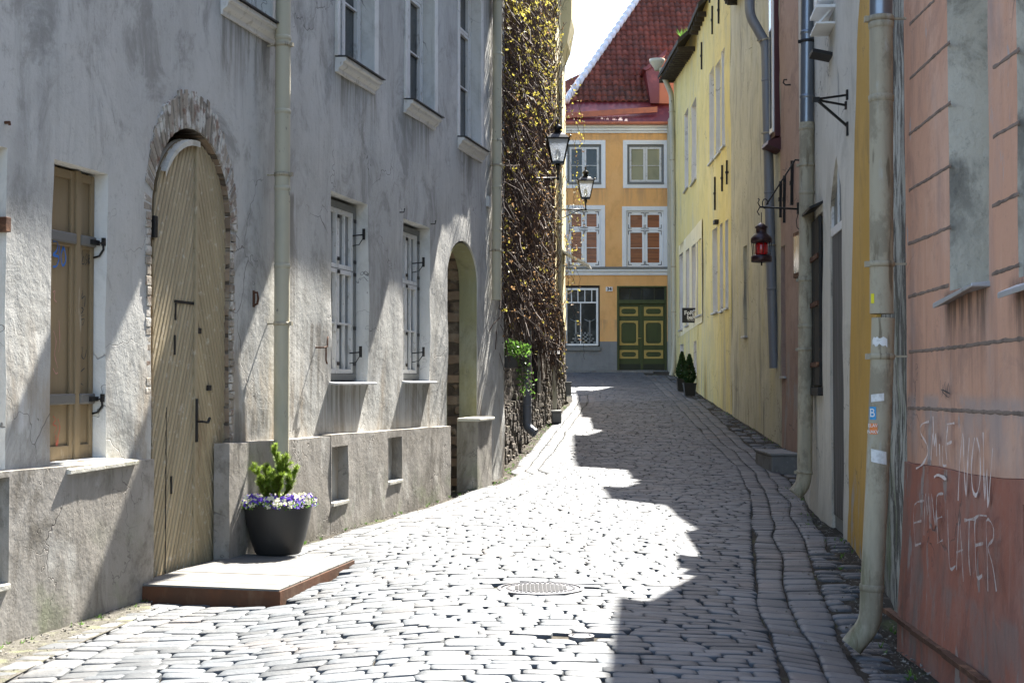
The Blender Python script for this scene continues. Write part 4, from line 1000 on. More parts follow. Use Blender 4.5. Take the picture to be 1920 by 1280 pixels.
# shop window
u0, u1, z0, z1 = W1[0][0], W1[1][0], W1[0][1]+.05, W1[2][1]
wa = u0 - .35
sw = MB(); zt1 = oz(540); zmid = oz(567); zb1 = oz(648)
fu1 = ou(1122)
sw.box(u0-.0, u0+.06, .02, .09, zb1, zt1); sw.box(fu1-.08, fu1, .02, .09, zb1, zt1); sw.box(u0+.06, fu1-.08, .02, .09, zt1-.08, zt1); sw.box(u0+.06, fu1-.08, .02, .09, zb1, zb1+.08); sw.box(u0+.06, fu1-.08, .025, .085, zmid-.03, zmid+.03)
for x in (1072, 1084, 1097, 1110): sw.box(ou(x)-.018, ou(x)+.018, .03, .08, zmid+.03, zt1-.08)
sw.box(ou(1089)-.02, ou(1089)+.02, .03, .08, zb1+.08, zmid-.03)
W = sw.build('shop_window', K['white_paint'], oh, bevel=.006)
MB().box(u0, fu1, .09, .10, zb1, zt1).build('pane', K['glass'], W)
pat = MB()        # chequered shelf and pale figures behind the glass, as printed film on the pane
for r in range(6):
    for c_ in range(9):
        if (r+c_) % 2: continue
        zz = zb1+.10+r*.075; w_ = .11 - r*.008; xc = (ou(1094)) + (c_-4)*w_*1.02
        if xc > fu1-.1 or xc < u0+.07: continue
        pat.box(xc-w_/2, xc+w_/2, .087, .0895, zz, zz+.07)
for x in (1080, 1106):
    pat.box(ou(x)-.03, ou(x)+.03, .087, .0895, zb1+.2, oz(600)); pat.tube([(ou(x)-.22, .088, oz(598)), (ou(x), .088, oz(603)), (ou(x)+.22, .088, oz(598))], .012, 4)
pat.build('window_decor', K['curtain_glass'], W)
MB().box(u0-.1, u1+.02, -.10, .1, oz(656)-.03, oz(650)).build('sill', K['grey_frame'], W, bevel=.01)
MB().box(fu1, u1, .05, .2, zb1, z1).build('side_jamb', K['iron'], W); MB().box(u0, fu1, .04, .2, zt1, z1).build('head_jamb', K['iron'], W)
# green panelled door
gd = empty('placeholder', OR.M) if False else None
u0, u1 = D1[0][0], D1[1][0]; zd0, zd1 = D1[0][1], D1[2][1]
dr = MB(); dr.box(u0, u0+.09, .0, .2, zd0, zd1); dr.box(u1-.09, u1, .0, .2, zd0, zd1); dr.box(u0+.09, u1-.09, .0, .2, zd1-.06, zd1)
zt2 = oz(562); zt3 = oz(569); dr.box(u0+.09, u1-.09, -.01, .2, zt3, zt2); dr.box(u0+.09, u1-.09, .01, .2, oz(566), oz(564))
DO = dr.build('double_door', K['green_paint'], oh, bevel=.008)
MB().box(u0+.09, u1-.09, .12, .14, zt2, zd1-.06).build('fanlight', K['glass'], DO)
mm = MB(); 
for x in (1181, 1204, 1228): mm.box(ou(x)-.02, ou(x)+.02, .09, .12, zt2, zd1-.06)
mm.split('glazing_bar', K['dark_green'], DO)
um = (u0+u1)/2 + .0
for s in (0, 1):
    a, b = (u0+.095, um-.004) if s == 0 else (um+.004, u1-.095)
    lf = MB().box(a, b, .10, .15, zd0+.02, zt3).build('door_leaf', K['green_paint'], DO)
    pa = (1162, 1197) if s == 0 else (1208, 1244)
    for (ya, yb) in ((575, 592), (601, 647), (656, 672)):
        A, B, z0, z1 = ou(pa[0]), ou(pa[1]), oz(yb), oz(ya); f = MB(); w = .075
        f.box(A, B, .075, .1, z1-w, z1); f.box(A, B, .075, .1, z0, z0+w); f.box(A, A+w, .075, .1, z0+w, z1-w); f.box(B-w, B, .075, .1, z0+w, z1-w)
        k = .1
        for (x, sx) in ((A+w, 1), (B-w, -1)):
            for (z, sz) in ((z0+w, 1), (z1-w, -1)):
                t = [(x, z), (x+sx*k, z), (x+sx*k*.3, z+sz*k*.3), (x, z+sz*k)]
                if sx*sz < 0: t = t[::-1]
                f.prism(t, .076, .1)
        f.build('panel_moulding', K['gold_paint'], lf, bevel=.006)
        MB().box(A+w*1.6, B-w*1.6, .088, .1, z0+w*1.6, z1-w*1.6).build('raised_panel', K['green_paint'], lf, bevel=.01)
    MB().box(a, b, .085, .1, zd0+.02, oz(682)).build('kick_board', K['dark_green'], lf, bevel=.004)
MB().box(um-.05, um+.05, .08, .101, zd0+.02, zt3-.01).build('meeting_strip', K['green_paint'], DO, bevel=.008)
m = MB(); hx, hz_ = ou(1197), oz(634); m.tube([(hx, .08, hz_), (hx, .02, hz_), (hx+.12, .02, hz_)], .015, 8); m.build('door_handle', K['gold_paint'], DO)
MB().box(u0-.12, u1+.06, -.28, .2, zd0-.25, zd0).build('door_step', K['concrete'], oh, bevel=.01)
# house number
def text_mesh(txt, size, mat_, parent, loc, M_rot, bold=.0, name='lettering', ext=.002):
    cu = bpy.data.curves.new('t', 'FONT'); cu.body = txt; cu.size = size; cu.align_x = 'CENTER'; cu.align_y = 'CENTER'; cu.offset = bold; cu.extrude = ext
    to = bpy.data.objects.new('t', cu); COL.objects.link(to)
    dg = bpy.context.evaluated_depsgraph_get(); dg.update()
    me = bpy.data.meshes.new_from_object(to.evaluated_get(dg)); bpy.data.objects.remove(to)
    me.materials.clear(); me.materials.append(mat_)
    o = bpy.data.objects.new(name, me); COL.objects.link(o); o.parent = parent
    o.matrix_local = Matrix.Translation(loc) @ M_rot
    return o
ROTX = Matrix.Rotation(PI/2, 4, 'X')
hn = empty('house_number_plate', Vector((ou(1142.5), OY-.05, oz(542))), 'small white number plate reading 34 on the orange wall', 'house number')
MB().box(-.135, .135, .0, .04, -.09, .09).build('plate', K['sign_white'], hn, bevel=.005)
text_mesh('34', .19, K['sign_black'], hn, (0, -.004, 0), ROTX, .006)
# ---- roof with real pantiles, white hip, red flared eave
RY = .15; pit = math.radians(51); cs, sn = math.cos(pit), math.sin(pit)
zt0 = oz(190) + .0
# find start of tile field: plane through local (y=.45, z=zt0)
y00 = .5; e0 = ray(1100, 190); zt0 = EYE.z + e0.z/e0.y*(OY+y00)
def roof_pt(px, py):
    r = ray(px, py); # plane: z - zt0 = tan(pit)*(Y-OY-y00)
    k = math.tan(pit); t = (EYE.z - zt0 + k*(OY+y00)) / (k*r.y - r.z)
    p = EYE + r*t; return p.x, p.y-OY, p.z
hx0 = roof_pt(1064, 190); hx1 = roof_pt(1197, 0)
slope_len = lambda y: (y-y00)/cs
s1 = slope_len(hx1[1]); dxs = (hx1[0]-hx0[0])/s1      # hip x per unit slope length
tw = .245; th = .33; tl = MB(); S = 12.0
row = 0; s = 0.0
while s < S:
    hipx = hx0[0] + dxs*s; nx_ = int(hipx/tw)
    x = nx_*tw
    vs = []; cols = 0; xs = []
    xx = x
    while xx < 10.2:
        xs.append(xx); xx += tw
    for xt in xs:
        if xt+tw < hipx+.02: continue
        v = []; dz = rnd.uniform(-.008, .008); ds = rnd.uniform(-.012, .012)
        for (sv, lift) in ((s-.03+ds, .055), (s+th+.02, .0)):
            for k in range(9):
                a = k/8; h_ = .055*max(0, math.sin(a*PI*1.25)) - .03*max(0, math.sin((a-.75)/.25*PI) if a > .75 else 0)
                X = xt + a*tw*1.02
                if X < hx0[0]+dxs*max(sv,0): X = hx0[0]+dxs*max(sv,0)
                hgt = h_ + lift + dz
                v.append((X, y00 + sv*cs - hgt*sn, zt0 + sv*sn + hgt*cs))
        for k in range(9): q_ = v[k]; v.append((q_[0], q_[1] + .05*sn, q_[2] - .05*cs))
        tl.add(v, [(k, k+1, k+10, k+9) for k in range(8)] + [(k+18, k+19, k+1, k) for k in range(8)], True)
    s += th; row += 1
rf = tl.build('roof', K['tile'], oh)
# under-slab closing the roof volume
tp_ = (y00+S*cs, zt0+S*sn)
rs = MB(); hxT = hx0[0]+dxs*S
rs.add([(hx0[0], y00, zt0-.02), (10.4, y00, zt0-.02), (10.4, tp_[0], tp_[1]-.02), (hxT, tp_[0], tp_[1]-.02), (hx0[0], 9, zt0-.02), (10.4, 9+6, zt0-.02), (hxT, 9+6, zt0-.02)],
    [(0,1,2,3), (0,3,6,4), (1,5,2), (0,4,5,1), (3,2,5,6)])
rs.build('roof_deck', K['roof_dark'], rf)
hp = MB(); s = -.15
while s < S:
    def hp_pt(t): return Vector((hx0[0]+dxs*t-.03, y00+t*cs-.08*sn, zt0+t*sn+.06))
    a, b = hp_pt(s), hp_pt(s+.42)
    hp.tube([a, a.lerp(b, .12), a.lerp(b, .9), b], [.06, .165, .125, .09], 12); s += .38
hp.build('hip_tiles', K['hip_white'], rf)
# flared metal eave: two strips, raised rail between
ze = oz(238)
fl = MB()
for (ya, yb, za, zb) in ((y00+.05, .05, 190.0, 205.0), (.04, -.5, 205.2, 234)):
    pass
A0 = (y00+.1, zt0+.08); A1 = (.1, oz(207)); A2 = (-.42, oz(232))
fl.prismx([A0, A1, (A1[0], A1[1]-.06), (A0[0], A0[1]-.1)][::-1], hx0[0]-1.5, 10.4)
fl.prismx([(A1[0]-.002, A1[1]), A2, (A2[0], A2[1]-.03), (A1[0]-.002, A1[1]-.06)][::-1], hx0[0]-1.5, 10.4)
fl.build('eave_flashing', K['red_metal'], rf)
rl = MB(); zl = OR.loc(at(1062, 222, OY-.35)).z; 
pL = OR.loc(at(1062, 220, OY-.3)); pR = OR.loc(at(1232, 206, OY-.05))
rl.add([(pL.x-1.3, -.40, pL.z-.14), (pR.x, -.2, pR.z-.12), (pR.x, -.2, pR.z+.10), (pL.x-1.3, -.40, pL.z+.08), (pL.x-1.3, -.30, pL.z-.14), (pR.x, -.1, pR.z-.12), (pR.x, -.1, pR.z+.10), (pL.x-1.3, -.30, pL.z+.08)], [(0,1,2,3),(7,6,5,4),(0,4,5,1),(1,5,6,2),(2,6,7,3),(3,7,4,0)])
rl.build('snow_guard', K['rust_metal'], rf)
MB().box(x0_, 10.4, -.46, .05, oz(236.3), oz(231.5)).build('gutter_board', K['rust_metal'], rf, bevel=.02)
# dormer cheek in red sheet metal
dm = MB(); A = OR.loc(at(1216, 192, OY+.3)); B = OR.loc(at(1236, 120, OY+.3)); 
dx0, dx1 = OR.loc(at(1215, 190, OY+.2)).x, OR.loc(at(1236, 190, OY+.2)).x; zb = OR.loc(at(1215, 194, OY+.2)).z; ztp = OR.loc(at(1222, 130, OY+.2)).z
dm.prism([(dx0+.1, zb), (dx1, zb), (dx1, ztp+.45), (dx0-.1, ztp)], .15, 3.5)
D_ = dm.build('dormer', K['red_metal'], oh)
MB().box(dx1+.001, 10.0, .2, 3.5, zb, ztp+.4).build('dormer_front', K['rust_metal'], D_)
MB().prism([(dx0-.22, ztp-.02), (dx0-.1, ztp-.08), (dx0+.1, ztp+.02), (dx1+.25, ztp+.55), (dx1+.3, ztp+.8), (dx1-.1, ztp+.42)], .02, 3.4).build('dormer_verge', K['red_metal'], D_)
# distant little red roof behind the hip
br = empty('distant_house', Vector((4, 72, 0)), 'red tiled roof of another house just showing left of the white hip', 'house')
B0 = at(1030, 172, 72) - br.location; B1 = at(1130, 118, 72) - br.location
MB().box(B0.x-2, B1.x+1, 1, 5, 0, B0.z).build('wall', K['pale_yellow'], br)
m = MB(); m.add([(B0.x-2, 0, B0.z-.8), (B1.x+1.5, 0, B0.z-.8), (B1.x+1.5, 2.5, B1.z+1.2), (B0.x, 2.5, B0.z), (B0.x-2, 5, B0.z-.8), (B1.x+1.5, 5, B0.z-.8)], [(0,1,2,3), (0,3,4), (1,5,2), (5,4,3,2), (0,4,5,1)])
m.build('roof', K['tile'], br)
# ================================================================== RIGHT FAR: yellow house (two wall runs)
Y1 = Fr((6.22, 54.4), (5.8, 44.3)); Y2 = Fr((5.8, 44.3), (5.5, 29.0))
yh = empty('yellow_house', Y2.M, 'long ochre-yellow plastered house with narrow windows and patchy greyed end, right side of the lane', 'house')
class Sub:      # second wall run expressed in the first house's local space
    pass
def sub_empty(fr, parent):
    o = bpy.data.objects.new('x', None); return o
# Y1 geometry is built in its own frame then moved into the house space
def reloc(objs, fr, parent):
    T = parent.matrix_world.inverted() @ fr.M
    for o in objs:
        if o.parent is None or o.parent == parent:
            o.data.transform(T)
        else: o.data.transform(T)
def built(fn, fr, parent):
    before = set(bpy.data.objects); fn(); new = [o for o in bpy.data.objects if o not in before and o.type == 'MESH']
    done = set()
    T = parent.matrix_world.inverted() @ fr.M
    for o in new:
        if o.data.name in done: continue
        done.add(o.data.name); o.data.transform(T)
    return new
bpy.context.view_layer.update()
EY = lambda Y: 12.5 + (Y-41)*.105
# windows (pixel left/right edges, top/bottom) ; x left = far edge
win1 = [(1285,1292,213,359), (1298,1307,197,346)]
win1b = [(1275,1281,478,619), (1287,1293,470,611), (1298,1305,462,584), (1307,1316,454,593)]
base1 = [(1276,1282,646,700), (1301,1306,640,705)]
win2 = [(1332,1341,135,307), (1344,1353,121,293), (1355,1361,94,277)]
win2b = [(1337,1346,431,587), (1351,1357,421,584), (1361,1367,414,578)]
def HRr(fr, xa, xb, yt, yb):       # right-hand wall: heights read at the far (left) edge xa
    return rect(fr.u(xa), fr.u(xb), fr.z(xa, yb), fr.z(xa, yt))
def narrow(fr, hs, parent, pane='glass', deep=.17, fm='old_white_paint'):
    for h in hs:
        u0, u1, z0, z1 = h[0][0], h[1][0], h[0][1], h[2][1]
        W = window(parent, u0, u1, z0, z1, deep, rows=(.5,), cols=2 if u1-u0 > .6 else 1, outer=fm, frame=fm, pane=pane, ow=.04, w=.04)
        MB().box(u0-.03, u1+.03, -.07, deep, z0-.05, z0-.002).build('sill', K['zinc_sill'], W, bevel=.004)
def mk1():
    hs = [HRr(Y1, *w) for w in win1 + win1b + base1]
    wall_panel(yh, K['yellow_plaster'], [(0, .3), (Y1.len, .3), (Y1.len, EY(44.3)), (0, EY(54.4))], hs, .3, K['reveal_white'], bump_fn(.02, 71, .6), .3)
    narrow(Y1, hs, yh, deep=.25)
    body(yh, K['greyed_yellow'], 0.0, Y1.len, .33, 7, .3, EY(44.3)-.2)
    roof(yh, -.25, Y1.len, EY(54.4), over=.60, depth=5, rise=4.6, ze2=EY(44.3))
    m = MB(); h = hs[2]; k = hs[5]
    pts = [(h[0][0]-.3, h[0][1]-.25), (k[1][0]+.2, k[0][1]-.25), (k[1][0]+.2, k[2][1]+.55), (h[0][0]-.3, h[2][1]+.35)]
    # paler repainted panel standing 3 mm proud
    wall_panel(yh, K['pale_yellow'], pts, hs[2:6], .02, None, bump_fn(.02, 71, .6), .3, y=-.006, name='repainted_panel', edge=.005)
n1 = built(mk1, Y1, yh)
hs2 = [HRr(Y2, *w) for w in win2 + win2b]
uGrey = Y2.u(1372)
zf = lambda Y: lerp_tab([(29, 13.4), (31, 13.4), (31.02, 11.5), (35.5, 11.5), (35.52, 14.5), (41.3, 14.5), (41.32, 12.9), (44.3, EY(44.3))], Y)
def topline(fr, ua, ub, n=26):
    out = []
    for k in range(n+1):
        u = ub + (ua-ub)*k/n; Y = (fr.M @ Vector((u, 0, 0))).y; out.append((u, zf(Y)))
    return out
wall_panel(yh, K['yellow_plaster'], [(0.001, .2), (uGrey, -.3)] + topline(Y2, 0.001, uGrey), hs2, .28, K['reveal_white'], bump_fn(.02, 72, .6), .22)
hg = [rect(Y2.u(1395), Y2.u(1401), Y2.z(1395, 630), Y2.z(1395, 462)), rect(Y2.u(1387), Y2.u(1391), Y2.z(1387, 450), Y2.z(1387, 398))]
wall_panel(yh, K['greyed_yellow'], [(uGrey+.001, -.3), (Y2.len, -.4)] + topline(Y2, uGrey+.001, Y2.len), hg[:1], .2, K['greyed_yellow'], bump_fn(.035, 72, .9), .2, y=0, name='patched_wall')
narrow(Y2, hs2, yh); narrow(Y2, hg[:1], yh)
body(yh, K['greyed_yellow'], 0, Y2.len-.001, .33, 7, -.4, 11.4)
for a, b, ze_ in ((44.3, 41.32, 12.9), (35.5, 31.02, 11.5), (41.3, 35.52, 14.5), (31.0, 29.0, 13.4)):
    ua, ub = Y2.loc((5.8, a, 0)).x, Y2.loc((5.5, b, 0)).x
    roof(yh, ua, ub, ze_, over=.3, depth=5, rise=4.2)
ga, gb = (Y2.loc((5.6, y, 0)).x for y in (41.3, 35.52))
MB().box(ga, gb, .34, 5, 11.41, 14.3).build('gable_walls', K['greyed_yellow'], yh)
# anchors, hooks
an = MB()
for x0, x1, y0, y1, fr in ((1313,1317,80,131,Y2), (1345,1349,-5,45,Y2), (1334,1336,12,65,Y2), (1339,1341,332,394,Y2), (1352,1355,310,359,Y2), (1361,1364,301,346,Y2), (1329,1331,-20,6,Y2), (1360,1362,-15,8,Y2)):
    u0, z1_ = fr.uv((x0+x1)/2, y0, -.03); z0_ = fr.z((x0+x1)/2, y1, -.03)
    if u0 < .1: continue
    a = MB(); a.bar((u0, -.03, z0_), (u0+.04, -.03, z1_), .05, .03); a.bar((u0+.02, .05, (z0_+z1_)/2), (u0+.02, -.07, (z0_+z1_)/2), .06); a.build('wall_anchor', K['iron'], yh)
a = MB(); u0, z0_ = Y2.uv(1344, 417, -.03); a.box(u0-.15, u0+.2, -.12, .02, z0_-.05, z0_+.06); a.build('wall_lamp', K['iron'], yh, bevel=.01)
# narrow olive end strip with the far gutter pipe
sp_ = empty('olive_wall', Matrix.Translation((6.1, 55.6, 0)), 'narrow olive-green plastered wall strip between the orange door and the yellow house', 'wall')
wall_panel(sp_, K['greyed_yellow'], rect(.13, 1.4, .5, 12.0), [], .2, None, bump_fn(.01, 5, 1), .3)
MB().box(.13, 1.4, .31, 1.3, .5, 12.0).build('wall_body', K['greyed_yellow'], sp_)
def pipe_world(pts, **k): return drainpipe(None, None, pts, **k)
Yp = 53.6
pp = [at(1238, 128, Yp), at(1259, 178, Yp), at(1263, 330, Yp), at(1266, 640, Yp), at(1263, 692, Yp), at(1259, 704, Yp)]
gp = drainpipe(yh, Y2, pp, .10, 'pipe_paint', clamps=[at(0, y, Yp).z for y in (210, 300, 500, 585)], joints=[at(0, y, Yp).z for y in (250, 370)], stub=.2)
hopper = Y2.loc(at(1232, 115, Yp))
MB().lathe([(.09, -.32), (.12, -.22), (.28, .0), (.30, .12), (.27, .12), (.1, -.15)], c=hopper + Vector((0, 0, -.05)), n=18).build('hopper', K['pipe_paint'], gp)
# gutter-top grass tuft
gt = empty('roof_weed', Vector((5.40, 44.9, EY(44.9)-.42)), 'green tuft of weed growing on the eave of the yellow house', 'plant')
m = MB()
for i in range(26):
    a_ = rnd.uniform(-1, 1); b_ = rnd.uniform(-1, 1); m.add([(a_*.05-.012, 0, 0), (a_*.05+.012, 0, 0), (a_*.3, b_*.25, rnd.uniform(.15, .36))], [(0, 1, 2)])
m.build('leaves', K['leaf'], gt)
# big blue-grey pipe on the near end of the yellow house
q = lambda x, y, off: Y2.M @ Vector((Y2.uv(x, y, off)[0], off, Y2.uv(x, y, off)[1]))
Yq = 29.6
pts = [at(1405, -60, Yq), at(1406, 30, Yq), at(1436, 82, Yq), at(1441, 300, Yq), at(1445, 480, Yq), at(1452, 690, Yq)]
drainpipe(yh, Y2, pts, .105, 'pipe_bluegrey', clamps=[at(0, y, Yq).z for y in (76, 250, 460)], joints=[at(0, y, Yq).z for y in (150, 275, 360, 540)], stub=.15)
# bar sign
YS = 45.5; a = at(1279, 577, YS); b = at(1307, 605, YS)
bs = empty('hanging_sign', Vector(((a.x+b.x)/2, YS, (a.z+b.z)/2)), 'small square black sign with white letters hanging from the yellow wall', 'sign')
w = (b.x-a.x)/2; MB().box(-w, w, -.03, .03, -w, w).build('board', K['sign_black'], bs, bevel=.006)
text_mesh('FoRt', .18, K['sign_white'], bs, (-.0, -.032, .075), ROTX, .006); text_mesh('baR', .18, K['sign_white'], bs, (.05, -.032, -.065), ROTX, .006); text_mesh('TALLINN', .05, K['sign_white'], bs, (.04, -.032, -.165), ROTX, .001) if False else text_mesh('FORTBAR', .05, K['sign_white'], bs, (.04, -.032, -.165), ROTX, .0)
MB().bar((w-.02, 0, w-.03), (w+.45, 0, w-.03), .025).bar((w+.01, 0, -.1), (w+.4, 0, w-.05), .015).build('arm', K['iron'], bs)
# potted cypresses
def cypress(px, pyb, Y, s, label, glabel):
    b = at(px, pyb, Y); b.z = gz(b.x, b.y) + .02
    p = empty('plant_pot', b, glabel, 'plant pot', 'pots by the yellow house')
    h = .36*s; w = .2*s
    MB().lathe([(w*.78*1.3, 0), (w*1.3, h), (w*1.36, h), (w*1.36, h+.03), (w*1.18, h+.03), (w*1.15, h-.03)], n=4, rot=PI/4, smooth=False).build('pot', K['sign_black'], p)
    MB().box(-w*.7, w*.7, -w*.7, w*.7, h-.06, h-.03).build('soil', K['soil'], p)
    t = empty('cypress', b + Vector((0, 0, h-.03)), label, 'conifer', 'clipped conifers by the yellow house')
    m = MB(); H = .85*s; r_ = random.Random(int(px))
    for i in range(2600):
        z = r_.random()**1.3*H; rr = .2*s*(1-z/H)**.75*(.75+.4*r_.random())*min(1, .45+z*3); a_ = r_.random()*6.28
        pos = Vector((rr*math.cos(a_), rr*math.sin(a_), z+.04)); o_ = Vector((math.cos(a_)*.5, math.sin(a_)*.5, 1)); sprig_leaf(m, pos, r_.uniform(.04,.075), o_+rside(r_)*.35, rside(r_), 1)
    m.build('foliage', K['needle_dark'], t); MB().tube([(0,0,0), (0,0,H*.9)], [.025, .005], 6).build('trunk', K['bark'], t)
cypress(1279, 732, 44.8, .98, 'dark green clipped cone conifer, the rear one of the pair by the yellow wall', 'black square pot holding the rear conifer by the yellow wall')
cypress(1293, 738, 42.6, 1.0, 'dark green clipped cone conifer, the front one of the pair by the yellow wall', 'black square pot holding the front conifer by the yellow wall')
# ================================================================== brown-pink house
BR = Fr((5.52, 28.98), (5.66, 20.2))
bh = empty('brown_pink_house', BR.M, 'dull brown-pink plastered house between the yellow house and the white one', 'house')
hb = [rect(BR.u(1446), BR.u(1453), BR.z(1446, 245), BR.z(1446, -60)), rect(BR.u(1468), BR.u(1476), BR.z(1468, 705), BR.z(1468, 462))]
wall_panel(bh, K['brown_pink'], rect(0, BR.len, -.4, 11.3), [hb[1]], .2, K['greyed_yellow'], bump_fn(.025, 81, .8), .22, y=-.03)
narrow(BR, [hb[1]], bh, deep=.14)
body(bh, K['brown_pink'], 0, BR.len, .33, 7, -.4, 11.3)
roof(bh, 0, BR.len, 11.3, over=.3, depth=5, rise=4)
# red framed window standing proud
u0, z1_ = BR.uv(1444, -60, -.12); u1_ = BR.u(1456, -.12); z0_ = BR.z(1446, 262, -.12)
W = MB().box(u0, u1_, -.13, .0, z0_, z1_).build('window', K['maroon'], bh, bevel=.01)
m = MB(); m.box(u0+.05, u1_-.05, -.165, -.131, z0_+.1, z1_-.08); m.build('sash', K['white_paint'], W)
MB().box(u0+.12, u1_-.12, -.172, -.166, z0_+.2, z1_-.2).build('pane', K['glass'], W)
MB().prismx([(-.3, z0_-.18), (.0, z0_-.3), (.0, z0_-.02), (-.28, z0_-.1)][::-1], u0-.1, u1_+.1).build('sill', K['maroon'], W)
a = MB(); u0, z0_ = BR.uv(1475, 155, -.1); a.tube([(u0+.1, .0, z0_-.06), (u0, -.12, z0_-.05), (u0-.03, -.16, z0_+.0), (u0, -.15, z0_+.06), (u0+.03, -.1, z0_+.05)], .016, 6); a.build('wall_hook', K['iron'], bh)
for x, ya, yb in ((1464, 340, 408), (1471, 330, 418), (1485, 302, 385)):
    u0, z1_ = BR.uv(x, ya, -.05); z0_ = BR.z(x, yb, -.05); a = MB(); a.bar((u0, -.06, z0_), (u0+.05, -.06, z1_), .06, .03); a.bar((u0, .0, (z0_+z1_)/2), (u0, -.1, (z0_+z1_)/2), .08); a.build('wall_anchor', K['iron'], bh)
u0, z1_ = BR.uv(1492, 435, -.06); z0_ = BR.z(1492, 520, -.06); W = MB().box(u0-.25, u0+.4, -.06, .0, z0_, z1_).build('window', K['rust'], bh, bevel=.01)
MB().box(u0-.18, u0+.33, -.066, -.061, z0_+.08, z1_-.08).build('pane', K['curtain_glass'], W)
# grey concrete step block
sb = block('concrete_step', 1447, 852, 1500, 890, 24.1, 1.6, 'concrete', 'dark concrete doorstep block at the foot of the brown-pink house', 'step')
# ================================================================== white house + ochre buttress wall
WH = Fr((3.813, 18.3), (3.30, 13.0))
wh = empty('white_house', WH.M, 'off-white plastered house with a pointed dark doorway and black iron-shuttered window', 'house')
# doorway (pointed) and window: heights read at the far edge
d0, d1 = WH.u(1558), WH.u(1581)
dz1 = WH.z(1570, 292); dzs_ = WH.z(1558, 395)
door = [(d0, -.3), (d1, -.3), (d1, WH.z(1581, 345)), ((d0*.35+d1*.65), dz1), (d0, dzs_)]
w0, w1 = WH.u(1526), WH.u(1544)
hw = rect(w0, w1, WH.z(1526, 725), WH.z(1526, 412))
u_tall = WH.loc((3.74, 17.55, 0)).x
wall_panel(wh, K['white_plaster'], [(0, -.4), (WH.len, -.4), (WH.len, 9.15), (u_tall+.01, 9.15), (u_tall, 7.05), (0, 7.05)], [door, hw], [.04, .06], K['niche_plaster'], bump_fn(.02, 91, .8), .13)
body(wh, K['white_plaster'], 0, WH.len, .33, 6, -.4, 7.0)
c_ = [WH.loc(p) for p in ((3.814, 18.31, 0), (4.36, 21.5, 0), (9, 21.5, 0), (9, 18.31, 0))]
m = MB(); m.add([(p.x, p.y, -.4) for p in c_] + [(p.x, p.y, h_) for p, h_ in zip(c_, (7.1, 8.6, 8.6, 7.1))], [(3,2,1,0), (4,5,6,7)] + [(i, (i+1) % 4, (i+1) % 4+4, i+4) for i in range(4)]); m.build('shadow_wing', K['white_plaster'], wh)  # hidden block added behind the pipe, top sloped to shape the road shadow
body(wh, K['white_plaster'], u_tall, WH.len, .331, 6, 7.01, 9.1)
roof(wh, 0, u_tall, 7.1, over=.25, depth=5, rise=3.6); roof(wh, u_tall+.01, WH.len+2.2, 9.25, over=.25, depth=5, rise=4.5)
dd = MB().box(d0, d1, .041, .2, -.3, dz1).build('plank_door', K['grey_frame'], wh)
m = MB(); n = 6
for k in range(n):
    a_, b_ = d0+.02+(d1-d0-.04)*k/n, d0+.02+(d1-d0-.04)*(k+1)/n; m.box(a_+.006, b_-.006, .02, .04, .1, WH.z(1562, 440))
m.build('boards', K['dark_plank'], dd, bevel=.004)
m = MB(); zl = WH.z(1562, 440); m.box(d0, d1, .01, .04, zl, zl+.09); m.box((d0+d1)/2-.02, (d0+d1)/2+.02, .02, .04, zl+.09, dz1-.1); m.box(d0, d0+.06, .015, .04, zl+.09, dz1-.2); m.build('fanlight_frame', K['old_white_paint'], dd)
W = MB().box(w0, w1, .06, .2, hw[0][1], hw[2][1]).build('window', K['grey_frame'], wh)
for a_, b_ in ((w0+.02, (w0+w1)/2-.01), ((w0+w1)/2+.01, w1-.02)):
    sm = MB().box(a_, b_, -.045, -.005, hw[0][1]+.02, hw[2][1]-.05).build('iron_shutter', K['iron'], W, bevel=.006)
m = MB()
for zy in (.13, .48, .75):
    z = hw[0][1] + (hw[2][1]-hw[0][1])*zy; m.box(w0-.1, w1-.02, -.07, -.046, z-.03, z+.03)
    m.tube([(w0-.02, -.07, z), (w0-.06, -.12, z-.05), (w0-.02, -.1, z-.14)], .012, 6)
m.build('hinge', K['rust'], W, bevel=.004)
MB().prismx([(-.16, hw[2][1]+.02), (.1, hw[2][1]+.14), (.1, hw[2][1]+.17), (-.16, hw[2][1]+.05)][::-1], w0-.06, w1+.05).build('window_hood', K['iron'], W)
MB().box(w0-.03, w1+.03, -.07, .10, hw[0][1]-.1, hw[0][1]-.002).build('sill', K['iron'], W, bevel=.01)
# empty black wall bracket
def WHp(x, y, off): u, z = WH.uv(x, y, off); return Vector((u, off, z))
ub, zb2 = WH.uv(1590, 178, 0); tipz = zb2 + .0
bk = empty('wall_bracket', WH.M @ Vector((ub, 0, zb2)), 'empty black iron triangular bracket on the white wall', 'bracket')
bk.rotation_euler = (0, 0, math.atan2(WH.d.y, WH.d.x))
tw_ = WH.loc(at(1533, 186, 14.35)); tip = Vector((tw_.x-ub, tw_.y, tw_.z-zb2))
m = MB(); m.bar((0, 0, .0), tip, .022); m.bar((-.1, 0, -.09), tip + Vector((0, 0, -.01)), .02); m.bar((.0, -.0, -.33), tip + Vector((0, 0, -.015)), .022)
m.box(-.025, .025, -.02, .01, -.05, .05); m.box(-.125, -.075, -.02, .01, -.13, -.05); m.box(-.025, .025, -.02, .01, -.42, -.28); m.box(tip.x-.02, tip.x+.02, tip.y-.05, tip.y+.02, tip.z-.03, tip.z+.02)
m.build('iron_arms', K['iron'], bk)
